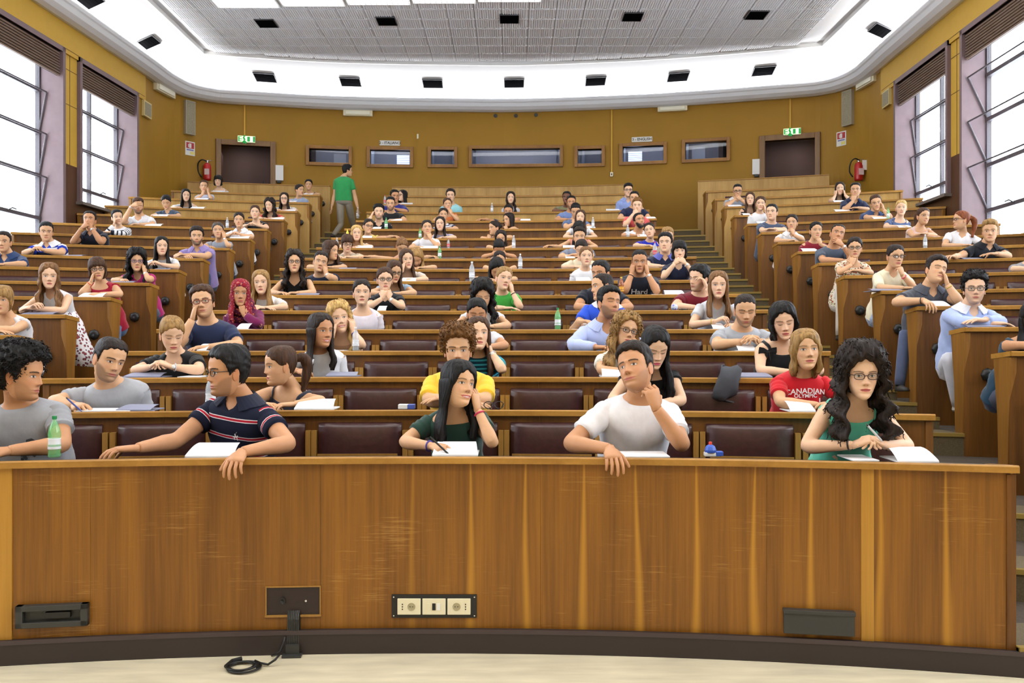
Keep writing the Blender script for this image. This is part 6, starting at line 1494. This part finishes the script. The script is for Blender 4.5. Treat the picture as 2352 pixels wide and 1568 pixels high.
bottle(1442, 11, 28, 'clear', 'clear bottle beside the full bearded man in white')
bottle(1362, 12, 26, 'clear', 'small clear bottle right of the brown haired woman in white t-shirt')
bottle(1130, 14, 22, 'clear', 'small blue labelled bottle left of the wavy haired woman at the top')
bottle(1010, 9, 30, 'green', 'green capped bottle below the woman in white printed t-shirt')
bottle(1030, 10, 24, 'red', 'red labelled bottle right of the woman in white printed t-shirt')
bottle(965, 11, 24, 'green', 'green bottle left of the woman in lilac patterned top')
bottle(1180, 10, 30, 'clear', 'clear bottle beside the woman hiding her mouth')
bottle(887, 12, 27, 'green', 'green bottle before the wavy haired man in black v-neck')
bottle(884, 15, 22, 'red', 'pink capped bottle on the top left corner of the central block')
bottle(774, 10, 24, 'clear', 'clear bottle left of the woman in beige top')
bottle(798, 11, 20, 'yellow', 'yellow bottle behind the blonde headband woman')
bottle(522, 12, 25, 'clear', 'clear bottle left of the woman in white polo shirt, left block')
bottle(2125, 9, 32, 'clear', 'clear bottle before the smiling ponytail woman, right block')
bottle(2040, 12, 26, 'green', 'green capped bottle right of the man holding his forehead')
i_ = PINFO['walker']; W = i_['arms'][0 if i_['arms'][0][4][0] > i_['arms'][1][4][0] else 1][4]
bt = bottle(806, 16, 26, 'clear', 'crumpled clear bottle carried by the walking man in green', .1, loc=(float(W[0]), float(W[1])-.02, float(W[2])-.22))
# pens
def pen(a, b, col, lab):
    a = np.array(a); b = np.array(b); r = empty('pen', tuple((a+b)/2), lab, 'pen'); m = MB(); m.tube([a, a*.9+b*.1, b], [.001, .0055, .0055], 8); m.build('barrel', mat('pen_'+col, {'blue': (60, 80, 150), 'clear': (200, 205, 215), 'black': (30, 30, 34), 'red': (170, 50, 40), 'yellow': (220, 190, 40)}[col], .3), r)
    m = MB(); d = (b-a)/np.linalg.norm(b-a); m.tube([b-d*.002, b+d*.012], .0045, 8); m.build('pen_cap', M_black, r)
def handpen(key, k, col, lab, dirn):
    A_ = PINFO[key]['arms'][k]; W, d = A_[4], np.array(A_[5], float); d /= np.linalg.norm(d); tip = W+d*.13*1.1+np.array((0, 0, -.025)); dirn = np.array(dirn, float); dirn /= np.linalg.norm(dirn); tip = tip-dirn*.02; pen(tip, tip+dirn*.15, col, lab)
handpen('green', 0, 'black', 'dark pen in the hand of the smiling woman in green', (-1, .2, .9))
handpen('teal', 0, 'clear', 'clear pen held by the woman in teal', (-.8, -.5, .7))
handpen('afro', 0, 'black', 'dark pen in the hand of the afro haired man', (-.2, .3, 1))
handpen('greyl', 0, 'blue', 'blue pen in the hand of the bearded man in pale grey', (-1, .2, .8))
handpen('tanned', 0, 'clear', 'pen with which the laughing tanned woman writes', (.2, .3, 1))
# cigarette box, spectacles, ink bottle, cap, pencil ball
x, y, z = deskpt(932, 1, .10); r = empty('cigarette_box', (x, y, z), 'small white and blue box left of the yellow t-shirt', 'box'); m = MB(); m.box(x-.05, x+.01, y, y+.08, z, z+.028); m.build('box_body', M_white2, r, bevel=.002); m = MB(); m.box(x+.01, x+.055, y+.0, y+.08, z, z+.028); m.build('box_end', mat('box_blue', (70, 90, 170), .4), r, bevel=.002)
x, y, z = deskpt(1134, 1, .10); r = empty('spectacles', (x, y, z), 'folded black spectacles lying before the man in yellow', 'glasses'); m = MB()
for s in (-1, 1):
    m.tube([(x+s*.035+.028*math.cos(t), y+.01*math.sin(t), z+.026+.022*math.sin(t)) for t in np.linspace(0, 6.283, 17)], .0028, 5, cap=False); m.tube([(x+s*.063, y, z+.035), (x+s*.06, y+.06, z+.03), (x+s*.05, y+.12, z+.004)], .0026, 5)
m.tube([(x-.008, y, z+.03), (x+.008, y, z+.03)], .0026, 5); m.build('spectacle_frame', M_black, r)
x, y, z = deskpt(1638, 0, .10); r = empty('correction_roller', (x, y, z), 'blue and white toy shaped roller with red tip on the front desk', 'stationery'); m = MB(); m.box(x-.042, x+.045, y, y+.05, z, z+.024); m.build('roller_base', M_white2, r, bevel=.006)
m = MB(); m.lathe([(.03, .02), (.032, .035), (.024, .055), (.010, .064), (0, .064)], (x-.01, y+.022, z), 14); m.box(x+.015, x+.055, y-.002, y+.045, z+.004, z+.028); m.build('roller_body', mat('toy_blue', (50, 90, 190), .35), r, smooth=False, bevel=.003); m = MB(); m.lathe([(.009, .062), (.009, .078), (0, .08)], (x-.01, y+.022, z), 10); m.build('roller_tip', mat('toy_red', (220, 70, 60), .4), r)
x, y, z = deskpt(1549, 5, .10); r = empty('rubber_ball', (x, y, z), 'small violet and white ball on the sixth row desk', 'ball'); m = MB(); m.add(*ball((x, y, z+.036), .036, .036, .036, 10, 16)); m.build('ball_shell', floralm('ball_print', (200, 206, 220), (150, 90, 190), (120, 150, 200), 30), r, smooth=True)
m = MB(); m.tube([(x+.05, y, z+.01), (x+.09, y+.02, z+.014), (x+.13, y-.01, z+.01)], .009, 6); m.build('ball_clip', M_black, r)
x, y, z = deskpt(1668, 2, -.03); r = empty('cloth_cap', (x, y, z), 'dark grey cloth cap hanging over the desk edge before the empty seat', 'cap'); m = MB()
R_ = []
for zz, hw, yy, dx in ((.075, .02, .10, .045), (.085, .055, .07, .04), (.055, .075, .0, .03), (-.01, .08, -.03, .012), (-.07, .085, -.04, -.012), (-.115, .085, -.04, -.03), (-.145, .06, -.03, -.045), (-.155, .03, -.02, -.05)):
    R_.append([(x+dx+hw*math.cos(t)*(1+.12*math.sin(3*t+zz*40)), y+yy+.028*math.sin(t)*(1+.4*math.sin(2*t+zz*60)), z+zz+.008*math.sin(2*t+zz*30)) for t in [2*math.pi*j/22 for j in range(22)]])
m.sweep(R_); m.build('cap_crown', mat('cap_grey', (58, 60, 66), .85, noise=.15, bump=.3), r, smooth=True)
m = MB(); m.sweep([[(x-.10+a, y-.03+b*.3, z-.13-c) for a, b, c in ((0, 0, 0), (.09, -.06, .02), (.15, 0, .035), (.09, .05, .03))], [(x-.105+a, y-.036+b*.3, z-.138-c) for a, b, c in ((0, 0, 0), (.09, -.06, .02), (.15, 0, .035), (.09, .05, .03))]]); m.build('cap_peak', mat('cap_dark', (40, 42, 46), .85), r)
# flowered skirt of the long haired woman at the left aisle
if 'skirt' in PINFO:
    i_ = PINFO['skirt']; D = i_['D']; m = MB(); R_ = []
    for (px, py, wd) in ((150, 708, 26), (166, 735, 30), (172, 770, 40), (180, 800, 50), (184, 838, 54)):
        c = np.array(at(px, py, D+.52)); hw = wd/2/F*(D+.5)*1.3
        R_.append([tuple(c+np.array((hw*math.cos(t)*(1+.06*math.sin(5*t)), .14*math.sin(t), -.02*math.cos(t)))) for t in [2*math.pi*j/20 for j in range(20)]])
    m.sweep(R_); m.build('skirt', M_fskirt, i_['root'], smooth=True)
# ---------------------------------------------------------------- the whole hall in true metres
KS = .87
for o in list(C.objects):
    if o.parent is None:
        o.location = o.location*KS
        if o.type != 'CAMERA': o.scale = (KS, KS, KS)
        if o.type == 'LIGHT': o.data.energy *= KS*KS
